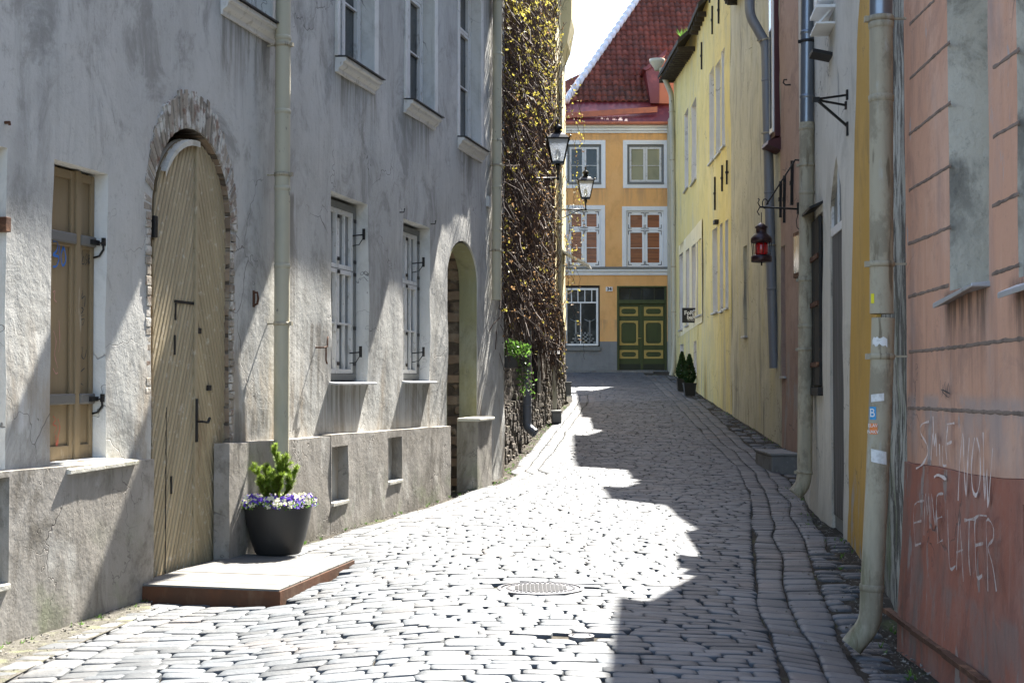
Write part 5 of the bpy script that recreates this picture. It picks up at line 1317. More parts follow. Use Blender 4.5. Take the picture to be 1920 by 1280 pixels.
# white box / balcony brackets high on the white wall
mb_ = empty('wall_unit', WH.M @ WHp(1535, 40, -.1), 'white metal box with shelf brackets high on the white house', 'wall box')
mb_.rotation_euler = (0, 0, math.atan2(WH.d.y, WH.d.x))
m = MB(); m.box(.15, .5, -.07, .12, .1, .8); m.build('box', K['white_paint'], mb_, bevel=.015)
m = MB(); m.box(.1, .7, -.11, .1, -.02, .01); m.box(.1, .7, -.11, .1, -.20, -.18); m.bar((.6, -.09, -.19), (.6, .08, .0), .02); m.build('bracket', K['white_paint'], mb_)
MB().prismx([(-.12, -.45), (.1, -.5), (.1, -.46), (-.12, -.41)], .1, .45).build('hood', K['iron'], mb_)
# ochre wall
OC = Fr((3.46, 14.5), (2.985, 11.5))
oc = empty('ochre_wall', OC.M, 'tall ochre-yellow painted wall strip between the white house and the pink house', 'wall')
top0, mid0, bot0 = OC.u(1621), OC.u(1603), OC.u(1588)
ol = [(bot0, -.3), (OC.len-.01, -.3), (OC.len-.01, 9.6), (top0+.05, 9.6), (OC.uv(1620, 0)[0], OC.z(1620, 0)), (OC.uv(1608, 250)[0], OC.z(1608, 250)), (mid0, OC.z(1603, 600))]
wall_panel(oc, K['ochre_plaster'], ol, [], .2, None, bump_fn(.015, 95, .9), .14, y=-.03, edge=.34)
MB().box(min(max(top0, 1.2), OC.len-.5), OC.len, .32, 2.5, -.3, 9.6).build('wall_body', K['ochre_plaster'], oc)
# rough stone footing under the ochre and white walls
m = MB()
for k in range(26):
    t = k/25; p = Vector((3.78-1.25*t, 18.6-8.4*t, 0)); s_ = rnd.uniform(.12, .22)
    m.lathe([(0.001, -.1), (s_, -.08), (s_*.9, .06), (s_*.45, .13), (0.001, .14)], c=(p.x+.02, p.y, gz(p.x, p.y)), n=7, rot=rnd.random()*3, sx=.7, smooth=False)

# drainpipe 2 (white house)
xp = WH.M @ Vector((WH.u(1513, -.13), -.13, 0))
Yb = 17.55
pz = lambda x, y: at(x, y, Yb)
p2 = drainpipe(wh, WH, [pz(1516, -150), pz(1513, 233)], .085, 'pipe_zinc', joints=[pz(0, y).z for y in (60, 180)], clamps=[pz(0, 78).z], stub=.1, spout=False)
drainpipe(wh, WH, [pz(1513, 230), pz(1512, 500), pz(1509, 880), pz(1506, 908), pz(1491, 926)], .092, 'pipe_grey', joints=[pz(0, y).z for y in (240, 360, 520, 610)], clamps=[pz(0, y).z for y in (310, 525, 655, 885)], stub=.1)
# ---- red ship lantern on a wrought bracket
YL = 20.1
e = at(1497, 392, YL); t_ = at(1425, 388, YL); dtop = at(1491, 300, YL)
lbk = empty('lantern_bracket', e, 'black wrought iron bracket with twisted stay holding the red ship lantern', 'bracket')
L_ = lambda p: Vector(p) - e
m = MB(); m.tube([L_(e), L_(t_)], .014, 8); m.tube([L_(dtop), L_(at(1437, 384, YL))], .010, 8)
for k in range(22):
    a_ = L_(dtop).lerp(L_(at(1437, 384, YL)), k/22); m.lathe([(.004, -.012), (.017, 0), (.004, .012)], c=a_, n=6)
m.tube([L_(at(1434, 386, YL)) + Vector((.05*math.cos(t)*(1-t/9), 0, .09*math.sin(t)*(1-t/12)+.02)) for t in [k*.5 for k in range(12)]], .008, 5)
m.tube([L_(at(1425, 388, YL)), L_(at(1421, 380, YL)), L_(at(1424, 374, YL)), L_(at(1421, 372, YL))], .008, 5); m.tube([L_(at(1425, 388, YL)), L_(at(1420, 397, YL)), L_(at(1424, 404, YL))], .008, 5)
m.box(-.02, .02, -.03, .03, -.07, .09); m.tube([(0,0,-.06), (-.03, 0, -.16), (-.02, 0, -.26), (.02, 0, -.3)], .006, 5)
m.tube([Vector((0,0,0)), Vector((.35,.15,0))], .02, 6); m.tube([L_(dtop), L_(dtop)+Vector((.35,.15,0))], .012, 6)
m.build('wrought_bar', K['iron'], lbk)
c0 = at(1428, 400, YL)
ln = empty('ship_lantern', at(1428, 494, YL), 'red ship lantern with black top and base hanging on a chain from the wrought bracket', 'lantern')
H_ = (at(1428, 418, YL).z - ln.location.z); sc_ = H_/.60
prof = lambda l: [(r*sc_, z*sc_) for r, z in l]
MB().lathe(prof([(.145,.02),(.155,.03),(.155,.10),(.13,.125),(.09,.125)]), n=20).build('base', K['red_lacquer'], ln)
MB().lathe(prof([(.085,.125),(.095,.15),(.095,.27),(.085,.30)]), n=20).build('red_globe', K['red_glass'], ln)
MB().lathe(prof([(.13,.30),(.16,.315),(.16,.36),(.15,.385),(.09,.44),(.08,.45),(.08,.52),(.095,.525),(.09,.545),(.05,.575),(.02,.60)]), n=20).build('top', K['red_lacquer'], ln)
m = MB()
for k in range(8): a_ = k*PI/4; m.tube([(.13*sc_*math.cos(a_), .13*sc_*math.sin(a_), .11*sc_), (.145*sc_*math.cos(a_), .145*sc_*math.sin(a_), .32*sc_)], .005*sc_*1.4, 5)
m.tube([(0, 0, -.03), (0, 0, .03)], .012, 6); m.build('guard_wires', K['iron'], ln)
m = MB(); zc = .6*sc_; top = (c0 - ln.location).z
while zc < top: m.tube([(math.cos(t)*.014, 0, zc+.02+math.sin(t)*.024) if int(zc*50) % 2 else (0, math.cos(t)*.014, zc+.02+math.sin(t)*.024) for t in [k*.9 for k in range(8)]], .004, 4); zc += .036
m.build('chain', K['iron'], ln)
# ================================================================== pink house, right foreground
PK = Fr((2.60, 9.37), (2.60-.056*4.6, 4.77))
ph = empty('pink_house', PK.M, 'salmon pink house with scored courses and dark red base, right foreground', 'house')
nic = rect(PK.u(1783), PK.u(1857), PK.z(1783, 545), 4.9); nic2 = rect(PK.u(1912), PK.len-.2, PK.z(1912, 520), 4.9)
zbase = lambda x: PK.z(x, 872 if x < 1800 else 892)
zB = PK.z(1700, 868); 
uL = 0.0
# base-line polyline of the paint boundary
bl = [(PK.uv(x, y)[0], PK.uv(x, y)[1]) for x, y in ((1712, 868), (1760, 874), (1820, 888), (1880, 896), (1919, 897))]
bl = [(0.0, bl[0][1]+.005)] + bl + [(PK.len, bl[-1][1])]
add_stains(K['pink_plaster'], [(nic[0][0]-.12, nic[1][0]+.02, nic[0][1]-.55, nic[0][1]-.02), (nic2[0][0]-.12, nic2[1][0], nic2[0][1]-.7, nic2[0][1]-.02)], (.12,.085,.07), .9, (10, 10, 1.2), .36, .6)
add_stains(K['pink_plaster'], [(0, 4.6, bl[0][1]-.15, bl[0][1]+.42)], (.36,.30,.27), .7, (3, 3, 1.6), .42, .6)
add_stains(K['niche_plaster'], [(0, 9, nic[0][1]-.1, nic[0][1]+.75)], (.13,.12,.105), .75, (5, 5, 3), .40, .62)
add_stains(K['red_base'], [(-.1, .3, -.3, 1.1), (.2, 5, -.4, .4)], (.22,.17,.145), .55, (4, 4, 2), .46, .6)
wall_panel(ph, K['pink_plaster'], bl + [(PK.len, 9), (0, 9)], [nic, nic2], .26, K['niche_plaster'], bump_fn(.010, 101, .9), .10)
bf = lambda u, z: .035 * max(0, 1-u/1.2)*max(0, (bl[0][1]-z)) * 0 + .05*max(0, (zB - z))*max(0, 1-u*.35)
hpk = rect(PK.u(1905, -.04), PK.len-.3, PK.z(1905, 1100, -.04), PK.z(1905, 945, -.04))
wall_panel(ph, K['red_base'], [(-.04, -.4), (PK.len, -.4)] + [(u, z-.003) for u, z in bl[::-1]][:-1] + [(-.02, bl[0][1]-.003)], [hpk], .16, None, bump_fn(.016, 103, 1.4, bf), .09, y=-.012, name='red_base')
MB().box(hpk[0][0], hpk[1][0], .14, .2, hpk[0][1], hpk[2][1]).build('vent_backing', K['red_base'], ph)
body(ph, K['pink_plaster'], .0, PK.len, .34, 7, -.4, 9)
roof(ph, -.05, PK.len, 9, over=.3, depth=5, rise=4)
for n_ in (nic, nic2):
    W = MB().box(n_[0][0], n_[1][0], .26, .3, n_[0][1], n_[2][1]).build('blind_window', K['niche_plaster'], ph)
    u0, u1_, z0_ = n_[0][0], n_[1][0], n_[0][1]
    MB().add([(u0-.05,-.09,z0_-.07),(u1_+.02,-.10,z0_-.01),(u1_+.02,.1,z0_+.01),(u0-.05,.1,z0_+.01),(u0-.05,-.09,z0_-.1),(u1_+.02,-.10,z0_-.03),(u1_+.02,.1,z0_-.03),(u0-.05,.1,z0_-.04)],
        [(0,1,2,3),(7,6,5,4),(0,4,5,1),(1,5,6,2),(2,6,7,3),(3,7,4,0)]).build('sill', K['zinc_sill'], W, bevel=.006)
# scored courses: shadow lines built as thin raised stone-coloured lips over a recess
PKD = bump_fn(.010, 101, .9)
def course(pts, w=.03):
    m = MB()
    P = [(PK.uv(x, y)[0], PK.uv(x, y)[1]) for x, y in pts]
    for (a, b) in zip(P, P[1:]):
        n_ = max(2, int(abs(b[0]-a[0])/.04)); vs = []
        for k in range(n_+1):
            t = k/n_; u = a[0]+(b[0]-a[0])*t; z = a[1]+(b[1]-a[1])*t + .004*noise.noise(Vector((u*9, a[1]*3, 0))); h = w*(.42+.25*noise.noise(Vector((u*14, a[1]*5, 4)))); y_ = PKD(u, z)
            vs += [(u, y_+.001, z+h), (u, y_-.002, z+h*.6), (u, y_-.003, z-h*.4), (u, y_+.001, z-h)]
        m.add(vs, [(4*k+j+1, 4*k+j, 4*k+4+j, 4*k+5+j) for k in range(n_) for j in range(3)])
    m.build('course_line', K['stone_sill'] if False else K['course'], ph)
K['course'] = mat('course', (.22,.165,.13), .95, 0, .2, layers=[dict(c=(.13,.1,.08), s=9, lo=.45, hi=.65, a=.8)], bump=[(25, .006)])
for l in ([(1706,46),(1754,0)], [(1706,148),(1783,78)], [(1705,252),(1784,192)], [(1704,357),(1784,310)], [(1703,458),(1783,425)], [(1703,556),(1780,535)],
          [(1861,127),(1912,92)], [(1861,257),(1912,228)], [(1861,387),(1912,364)], [(1861,514),(1912,496)],
          [(1704,660),(1800,650),(1919,634)], [(1702,764),(1800,769),(1919,776)]): course(l)
m = MB(); P = [(PK.uv(x, y, -.05)) for x, y in ((1668, 1143), (1720, 1183), (1780, 1226), (1850, 1280))]
for a, b in zip(P, P[1:]): m.bar((a[0], -.07, a[1]), (b[0], -.06, b[1]), .05, .03)
m.build('base_ledge', K['rust'], ph)
S_ = [ # SMILE NOW
 [(1742,790),(1728,796),(1727,812),(1738,832),(1740,850),(1730,870),(1718,878)],
 [(1746,862),(1748,835),(1750,812),(1753,835),(1755,812),(1757,855)], [(1751,815),(1750,780)],
 [(1762,832),(1763,872)], [(1768,835),(1768,870),(1775,872)], [(1776,795),(1790,793)], [(1778,796),(1774,835),(1776,862)], [(1776,832),(1785,828)], [(1752,894),(1760,890),(1775,898)],
 [(1797,938),(1800,870),(1806,812),(1808,870),(1812,928),(1815,870),(1818,820)],
 [(1828,820),(1822,870),(1824,915),(1831,928),(1838,900),(1838,850),(1832,820)],
 [(1844,810),(1845,870),(1847,935),(1851,880),(1853,950),(1858,890),(1862,840)]]
S2 = [[(1733,938),(1715,946),(1714,985),(1717,1024)], [(1714,980),(1728,976)], [(1717,1022),(1727,1018)], [(1733,1003),(1734,960),(1736,925),(1740,965),(1742,925),(1744,990)], [(1746,990),(1747,925),(1754,985),(1757,930)], [(1769,925),(1757,930),(1757,970),(1759,1018)], [(1757,972),(1767,968)], [(1758,1018),(1768,1012)],
 [(1777,955),(1779,1020),(1782,1065),(1792,1060)], [(1794,1068),(1796,1020),(1799,970),(1803,1020),(1807,1090)], [(1794,1035),(1806,1030)], [(1809,975),(1829,972)], [(1818,975),(1817,1040),(1820,1078)],
 [(1851,967),(1830,970),(1829,1020),(1832,1080),(1842,1078)], [(1829,1022),(1844,1018)], [(1853,1108),(1852,1050),(1850,976),(1862,985),(1863,1010),(1853,1025),(1862,1060),(1869,1108)]]
ribbons(ph, PK, -.030, S_, .017, 'chalk_pale', 'graffiti'); ribbons(ph, PK, -.065, S2, .015, 'chalk', 'graffiti')
ribbons(ph, PK, -.022, [[(1764,712),(1766,745),(1769,720),(1768,742),(1773,715),(1774,748),(1779,718),(1780,745),(1765,730),(1782,738)]], .006, 'paint_black', 'graffiti')
# peeling grey strip beside the pink corner
RS = Fr((2.975, 11.45), (2.62, 9.39)); 
pg = empty('peeling_wall', RS.M, 'narrow grey wall strip with peeling plaster behind the big drainpipe', 'wall')
wall_panel(pg, K['peeling_grey'], rect(0, RS.len, -.3, 9.6), [], .2, None, bump_fn(.02, 111, 2), .07, y=-.0, edge=.3)
MB().box(0, RS.len, .31, 2, -.3, 9.6).build('wall_body', K['peeling_grey'], pg)
# big foreground drainpipe
Yd = 9.15
a_ = lambda x, y: at(x, y, Yd)
big = drainpipe(ph, PK, [a_(1652, -160), a_(1652, 42)], .073, 'pipe_zinc', spout=False, clamps=[])
drainpipe(ph, PK, [a_(1652, 36), a_(1653, 588)], .075, 'pipe_grey', joints=[a_(0, 45).z, a_(0, 182).z], clamps=[a_(0, y).z for y in (36, 495)], stub=.16, spout=False)
low = drainpipe(ph, PK, [a_(1656, 596), a_(1653, 700), a_(1644, 920), a_(1634, 1120), a_(1632, 1168), a_(1596, 1212)], .073, 'pipe_grey', joints=[a_(0, 1098).z], clamps=[a_(0, y).z for y in (668,)], stub=.16)
# stickers: curved patches wrapped on the pipe
def sticker(x, y, w, h, mt, deg=-20, tilt=0, jag=False, txt=None):
    c = PK.loc(a_(x, y)); hh = h/291/2; half = (w/291/2)/.0765; n = 8; m = MB(); vs = []
    xc = lerp_tab([(588, 1653), (600, 1656), (700, 1653), (920, 1644), (1120, 1634)], y)
    ax = PK.loc(a_(xc, y)); to = PK.loc(EYE) - ax; th0 = math.atan2(to.y, to.x); off = math.asin(max(-.95, min(.95, (x-xc)/(.0755*282))))
    r_ = random.Random(int(y)); R_ = .0765
    for k in range(n+1):
        f = k/n; th = th0 + off + (f-.5)*2*half
        for s in (-1, 1):
            j = r_.uniform(.3, 1) if jag else 1
            vs.append((ax.x + R_*math.cos(th), ax.y + R_*math.sin(th), ax.z + s*hh*j + tilt*(f-.5)*hh))
    m.add(vs, [(2*k, 2*k+2, 2*k+3, 2*k+1) for k in range(n)])
    o = m.build('sticker', K[mt], low)
    if txt:
        th = th0 + off; R_ = .0785
        for i, t in enumerate(txt):
            M_ = Matrix.Rotation(th + PI/2, 4, 'Z') @ ROTX
            text_mesh(t, h/280*(.9 if len(txt) == 1 else .42), K['sign_white'], o, (ax.x+R_*math.cos(th), ax.y+R_*math.sin(th), ax.z + (0 if len(txt) == 1 else (.02-.04*i)*1.0)), M_, .0, ext=.0005)
sticker(1649, 641, 30, 22, 'stk_white', jag=True); sticker(1645, 745, 26, 14, 'stk_white', tilt=.4); sticker(1637, 774, 15, 24, 'stk_blue', txt=['B'])
sticker(1638, 803, 17, 20, 'stk_orange', txt=['ELAV', 'NAKV']); sticker(1648, 855, 30, 24, 'stk_white', tilt=-.5); sticker(1649, 856, 14, 4, 'paint_red', tilt=-2.5) if False else None
sticker(1637, 560, 9, 18, 'stk_yellow')
# ================================================================== door platform, pot, plants
A = at(281, 1098, 9.9)
def gp_(x, y, z):     # pixel on the horizontal plane z
    r = ray(x, y); t = (z-EYE.z)/r.z; return EYE + r*t
zt_ = -.012
c1 = gp_(281, 1098, zt_); c2 = gp_(525, 1108, zt_); c3 = gp_(665, 1049, zt_)
c4 = c1 + (c3-c2)
po = empty('entrance_platform', Vector((c2.x, c2.y, 0)), 'low rust-steel edged platform with pale plank top in front of the arched door', 'platform')
cs_ = [v - Vector((c2.x, c2.y, 0)) for v in (c1, c2, c3, c4)]
dx_ = (cs_[0]-cs_[1]); 
# extend the back edge to the door
wl1 = LW.M @ Vector((LW.loc(Vector((-2.4, 13.2, 0))).x, -.02, zt_)) - Vector((c2.x, c2.y, 0)); wl0 = LW.M @ Vector((LW.loc(c1).x, -.16, zt_)) - Vector((c2.x, c2.y, 0))
q = [cs_[0], cs_[1], cs_[2], Vector((wl1.x, wl1.y, zt_)), ]
c5 = LW.M @ Vector((LW.loc(c1).x + .0, -.02, zt_)) - Vector((c2.x, c2.y, 0))
poly = [cs_[0], cs_[1], cs_[2], Vector((wl1.x, wl1.y, zt_)), Vector((c5.x, c5.y, zt_))]
m = MB(); n = len(poly); m.add([(p.x, p.y, -.24) for p in poly] + [(p.x, p.y, zt_-.004) for p in poly], [tuple(range(n))[::-1], tuple(range(n, 2*n))] + [(i, (i+1) % n, (i+1) % n+n, i+n) for i in range(n)])
m.build('steel_edge', K['corten'], po)
# planks parallel to the front edge
pl = MB(); e1 = (cs_[1]-cs_[0]); e2 = (cs_[2]-cs_[1]); Ln = e2.length; k = 0; e2n = e2.normalized(); e1n = e1.normalized()
pn = Vector((-e2n.y, e2n.x))       # toward the wall
def half(poly, n2, c): return clip_poly([(p[0], p[1]) for p in poly], n2[0], n2[1], c)
base2 = [(p.x, p.y) for p in poly]; ctr = Vector((sum(p[0] for p in base2)/n, sum(p[1] for p in base2)/n))
ins = [tuple(ctr + (Vector(p)-ctr)*.985) for p in base2]
nv = Vector((-e1n.y, e1n.x)); vals = [nv.x*p[0]+nv.y*p[1] for p in ins]; lo, hi = min(vals), max(vals); s = lo
while s < hi:
    qy = half(half(ins, (nv.x, nv.y), s+.24), (-nv.x, -nv.y), -(s+.004))
    if len(qy) >= 3:
        n_ = len(qy); ar = sum(qy[j][0]*qy[(j+1) % n_][1]-qy[(j+1) % n_][0]*qy[j][1] for j in range(n_))
        if ar < 0: qy = qy[::-1]
        zz = zt_ + rnd.uniform(0, .003)
        pl.add([(p[0], p[1], zt_-.003) for p in qy] + [(p[0], p[1], zz+.012) for p in qy], [tuple(range(n_, 2*n_))] + [(j, (j+1) % n_, (j+1) % n_+n_, j+n_) for j in range(n_)])
    s += .247
pl.build('top_boards', K['plank'], po, bevel=.003)
zt2_ = zt_ + .016
pc = gp_(521, 1037, zt2_); pc.y += .0
sc = F/ pc.y
R1 = 64/sc; hpt = (1038-943)/sc
fp = empty('flower_pot', Vector((pc.x, pc.y, zt2_)), 'big round black plant pot on the platform beside the arched door', 'plant pot')
prof = [(R1*.62, 0), (R1*.66, .012), (R1*.80, hpt*.3), (R1*.92, hpt*.65), (R1*1.0, hpt*.97), (R1*1.0, hpt), (R1*.93, hpt), (R1*.92, hpt*.9)]
MB().lathe(prof, n=48).build('pot', K['pot'], fp)
MB().lathe([(R1*.91, hpt*.9), (.001, hpt*.93)], n=32).build('soil', K['soil'], fp)
base = Vector((pc.x, pc.y, zt2_+hpt*.92))
r7 = random.Random(9)
pn_ = empty('pansies', base, 'ring of small white and violet pansies round the dwarf pine in the black pot', 'flowers')
lf = MB(); pw = MB(); pv = MB()
for i in range(520):
    a_1 = r7.random()*6.283; rr = R1*(.35+.72*r7.random()**.6); p = Vector((rr*math.cos(a_1), rr*math.sin(a_1), .0+r7.random()*.06 - (.02 if rr > R1*.98 else 0)))
    sprig_leaf(lf, p, r7.uniform(.025, .045), rside(r7)*.6+Vector((math.cos(a_1)*.5, math.sin(a_1)*.5, .7)), rside(r7), 1)
for i in range(330):
    a_1 = r7.random()*6.283; rr = R1*(.35+.75*r7.random()**.5); p = Vector((rr*math.cos(a_1), rr*math.sin(a_1), .05+r7.random()*.05 - (.035 if rr > R1 else 0)))
    nrm = (Vector((math.cos(a_1), math.sin(a_1), 0))*.7 + Vector((0,-.5,.6)) + rside(r7)*.5).normalized()
    t_1 = nrm.orthogonal().normalized(); b_1 = nrm.cross(t_1); ph0 = r7.random()*6
    tgt = pv if r7.random() < .3 else pw; s0 = r7.uniform(.016, .025)
    for k in range(5):
        an_ = ph0 + k*1.2566; d_ = t_1*math.cos(an_)+b_1*math.sin(an_); e_ = nrm.cross(d_)
        tt = pv if (tgt is pw and k in (0,) and r7.random() < .7) else tgt
        tt.add([p, p+d_*s0*.7+e_*s0*.55+nrm*.003, p+d_*s0*1.25, p+d_*s0*.7-e_*s0*.55+nrm*.003], [(0,1,2,3)])
lf.build('leaves', K['leaf'], pn_); pw.build('white_petals', K['petal_white'], pn_); pv.build('violet_petals', K['petal_violet'], pn_)
dpn = empty('dwarf_pine', base, 'small bright green dwarf pine growing in the middle of the black pot', 'conifer')
br_ = MB(); nd = MB()
def branch(p, d, L, depth):
    pts = [p.copy()]; q_ = p.copy(); dd = d.copy()
    n_ = 6
    for k in range(n_):
        dd = (dd + rside(r7)*.16 + Vector((0,0,.10))).normalized(); q_ = q_ + dd*L/n_; pts.append(q_.copy())
        if depth < 2 and k >= 1 and r7.random() < .9:
            s_ = rside(r7); s_.z = abs(s_.z)*.5; branch(q_, (dd*.6+s_*.8).normalized(), L*.45, depth+1)
    br_.tube(pts, [.009*(1-.7*k/n_)*(1 if depth == 0 else .5) for k in range(n_+1)], 5, cap=False)
    for k in range(int(L*2600)):
        t = r7.uniform(.12, 1)*n_; i_ = min(int(t), n_-1); pos = pts[i_].lerp(pts[i_+1], t-i_)
        ax_ = (pts[i_+1]-pts[i_]).normalized(); o_ = rside(r7); o_ = (o_-ax_*o_.dot(ax_)).normalized(); v_ = (ax_*.9+o_).normalized(); w_ = v_.cross(o_ + rside(r7)*.2).normalized()*.0020
        Ln_ = r7.uniform(.03, .055); nd.add([pos-w_, pos+w_, pos+v_*Ln_], [(0,1,2)])
s_ = R1
branch(Vector((0,0,0)), Vector((.10,0,1)), .36, 0); branch(Vector((0,0,.03)), Vector((-.6,-.1,.7)), .27, 0); branch(Vector((0,0,.04)), Vector((.6,.1,.5)), .24, 0); branch(Vector((0,0,.02)), Vector((-.8,-.3,.5)), .2, 0); branch(Vector((0,0,.04)), Vector((-.1,.4,.8)), .24, 0); branch(Vector((0,0,.06)), Vector((.0,-.5,.7)), .2, 0)
br_.build('trunk', K['bark'], dpn); nd.build('needles', K['needle'], dpn)
# manhole cover
mc = gp_(1014, 1102, 0); mc.z = gz(mc.x, mc.y) + .006
mh = empty('manhole_cover', mc, 'round cast iron drain cover with slots set in the cobbles', 'manhole cover')
R_ = .30
MB().lathe([(R_+.035, -.05), (R_+.035, .0), (R_+.008, .002), (R_+.006, -.03)], n=48, smooth=False).build('rim', K['cast_iron'], mh)
m = MB(); N_ = 13
m.lathe([(R_-.004, -.03), (R_-.004, -.004), (.001, -.004)], n=48, smooth=False)
sl_ = MB()
for k in range(N_):
    x = -R_*.62 + k*R_*1.24/(N_-1); hh = math.sqrt(max(0, (R_*.7)**2-x*x))
    sl_.bar((x, -hh, -.002), (x, hh, -.002), .026, .006)
for k in range(40):
    a_1 = k*PI/20; m.box(R_*.86*math.cos(a_1)-.01, R_*.86*math.cos(a_1)+.01, R_*.86*math.sin(a_1)-.01, R_*.86*math.sin(a_1)+.01, .0, .005)
m.build('lid', K['cast_iron'], mh); sl_.split('slot', K['black_metal'], mh)
MB().lathe([(R_+.006, -.02), (R_+.006, -.008), (R_-.004, -.008), (R_-.004, -.02)], n=48, smooth=False).build('joint', K['black_metal'], mh)
v2 = gp_(1090, 1199, 0); v2.z = gz(v2.x, v2.y) + .02
vc = empty('valve_cap', v2, 'small round iron valve cap among the cobbles in front of the drain cover', 'valve cap')
MB().lathe([(.08, -.03), (.08, .003), (.06, .005), (.058, -.004), (.001, -.004)], n=28, smooth=False).build('rim', K['cast_iron'], vc)
MB().lathe([(.05, -.01), (.05, .004), (.001, .006)], n=24, smooth=False).build('lid', K['cast_iron'], vc)
# ================================================================== ground, cobbles, light
def grid(name, xs, ys, fn, mt, kind='structure'):
    m = MB(); nx = len(xs)
    m.add([(x, y, fn(x, y)) for y in ys for x in xs], [(j*nx+i, j*nx+i+1, (j+1)*nx+i+1, (j+1)*nx+i) for j in range(len(ys)-1) for i in range(nx-1)], True)
    o = m.build(name, K[mt]); o['kind'] = kind; return o
def fr_(a, b, n): return [a + (b-a)*k/n for k in range(n+1)]
grid('ground', [-400, -60, -20, -9] + fr_(-7, 9, 64) + [12, 25, 60, 400], [-400, -60, -12, 0] + fr_(4, 60, 180) + [64, 80, 120, 400], lambda x, y: gz(x, y) - .027 + .013*noise.noise(Vector((x*3, y*3, 2))), 'dirt')
def stone(m, c, gzf, edge=.009, dome=.003, r=rnd, low=.05):
    """c: four corners (x,y) counter-clockwise -> rounded, domed, slightly tilted stone"""
    pts = []
    for i in range(4):
        p, q, o = c[i], c[(i+1) % 4], c[(i+3) % 4]
        k = r.uniform(.07, .2)
        L1 = math.hypot(q[0]-p[0], q[1]-p[1]); L0 = math.hypot(o[0]-p[0], o[1]-p[1]); e = min(k*min(L0, L1), .045)
        pts.append((p[0]+(o[0]-p[0])*e/max(L0, .01), p[1]+(o[1]-p[1])*e/max(L0, .01)))
        pts.append((p[0]+(q[0]-p[0])*e/max(L1, .01), p[1]+(q[1]-p[1])*e/max(L1, .01)))
    pts = [(p[0]+r.uniform(-.005, .005), p[1]+r.uniform(-.004, .004)) for p in pts]
    cx = sum(p[0] for p in pts)/8; cy = sum(p[1] for p in pts)/8
    g = gzf(cx, cy) + r.uniform(-.003, .003); tx = r.uniform(-.02, .02); ty = r.uniform(-.022, .022)
    sx = (gzf(cx+.1, cy)-gzf(cx-.1, cy))/.2 + tx; sy = (gzf(cx, cy+.1)-gzf(cx, cy-.1))/.2 + ty
    h = lambda x, y: g + (x-cx)*sx + (y-cy)*sy
    vs = [(p[0], p[1], h(*p)-low) for p in pts] + [(p[0], p[1], h(*p)-edge*.7) for p in pts]
    def ins(f): return [(cx+(p[0]-cx)*f, cy+(p[1]-cy)*f) for p in pts]
    d = min(math.hypot(pts[0][0]-cx, pts[0][1]-cy), .2)
    f1 = 1 - .06; f2 = .66
    vs += [(p[0], p[1], h(*p)-edge*.12) for p in ins(f1)] + [(p[0], p[1], h(*p)+dome*.7 + r.uniform(-.001, .001)) for p in ins(f2)] + [(cx, cy, h(cx, cy)+dome)]
    fs = []
    for k in range(8):
        j = (k+1) % 8
        fs += [(k, j, j+8, k+8), (k+8, j+8, j+16, k+16), (k+16, j+16, j+24, k+24), (k+24, j+24, 32)]
    m.add(vs, fs, True)
gapL = lambda y: lerp_tab([(6, .75), (7.8, .55), (9.6, .22), (11.5, .10), (15, .14), (19, .12), (24, .1), (60, .1)], y)
SW = .24
def XLs(y): return lerp_tab(TAB_L, y) + gapL(y)            # left strip outer edge
TAB_RS = [(6, 1.22), (8, 1.52), (10.7, 1.85), (14.9, 2.52), (19.7, 3.3), (25, 3.95), (30.4, 4.15), (39, 4.55), (44, 4.7), (57, 5.2)]
def XRs(y): return lerp_tab(TAB_RS, y)
mcx, mcy = mc.x, mc.y
plat = [Vector((p.x + c2.x, p.y + c2.y)) for p in poly]
def blocked(x, y):
    if (x-mcx)**2 + (y-mcy)**2 < .35**2 or (x-v2.x)**2 + (y-v2.y)**2 < .1**2: return True
    return pip(x, y, [(p.x, p.y) for p in plat])
cob = MB(); sett = MB()
r9 = random.Random(3)
def bend(x, y, seed): return .11*noise.noise(Vector((x*.55, y*.25, 7.7))) + .03*noise.noise(Vector((x*2.0, y*1.1, 4.4))) + .10*math.sin(x*.8+1)
rows = []; y = 6.0
while y < 56.4: rows.append(y); y += r9.uniform(.095, .165)
for i in range(len(rows)-1):
    ya, yb = rows[i], rows[i+1]
    xl = XLs(ya) + 3*SW if ya < 43 else -5.8
    if ya >= 43: xl = -5.8
    xr = XRs(ya) - .0
    x = xl - r9.uniform(0, .1)
    while x < xr - .05:
        w = r9.uniform(.17, .38)
        if xr - (x+w) < .08: w = xr - x
        g = r9.uniform(.001, .008); q1, q2, q3, q4 = (r9.uniform(-.017, .017) for _ in range(4))
        sk = r9.uniform(-.018, .018)
        c = [(x+g, ya+bend(x, ya, 0)+g+q1), (x+w-g, ya+bend(x+w, ya, 0)+g+q2), (x+w-g+sk, yb+bend(x+w, yb, 0)-g+q2*.5), (x+g+sk, yb+bend(x, yb, 0)-g+q1*.5)]
        cx = x+w/2; cy = (ya+yb)/2
        if not blocked(cx, cy) and c[3][1]-c[0][1] > .04: stone(cob, c, gz, r=r9)
        x += w
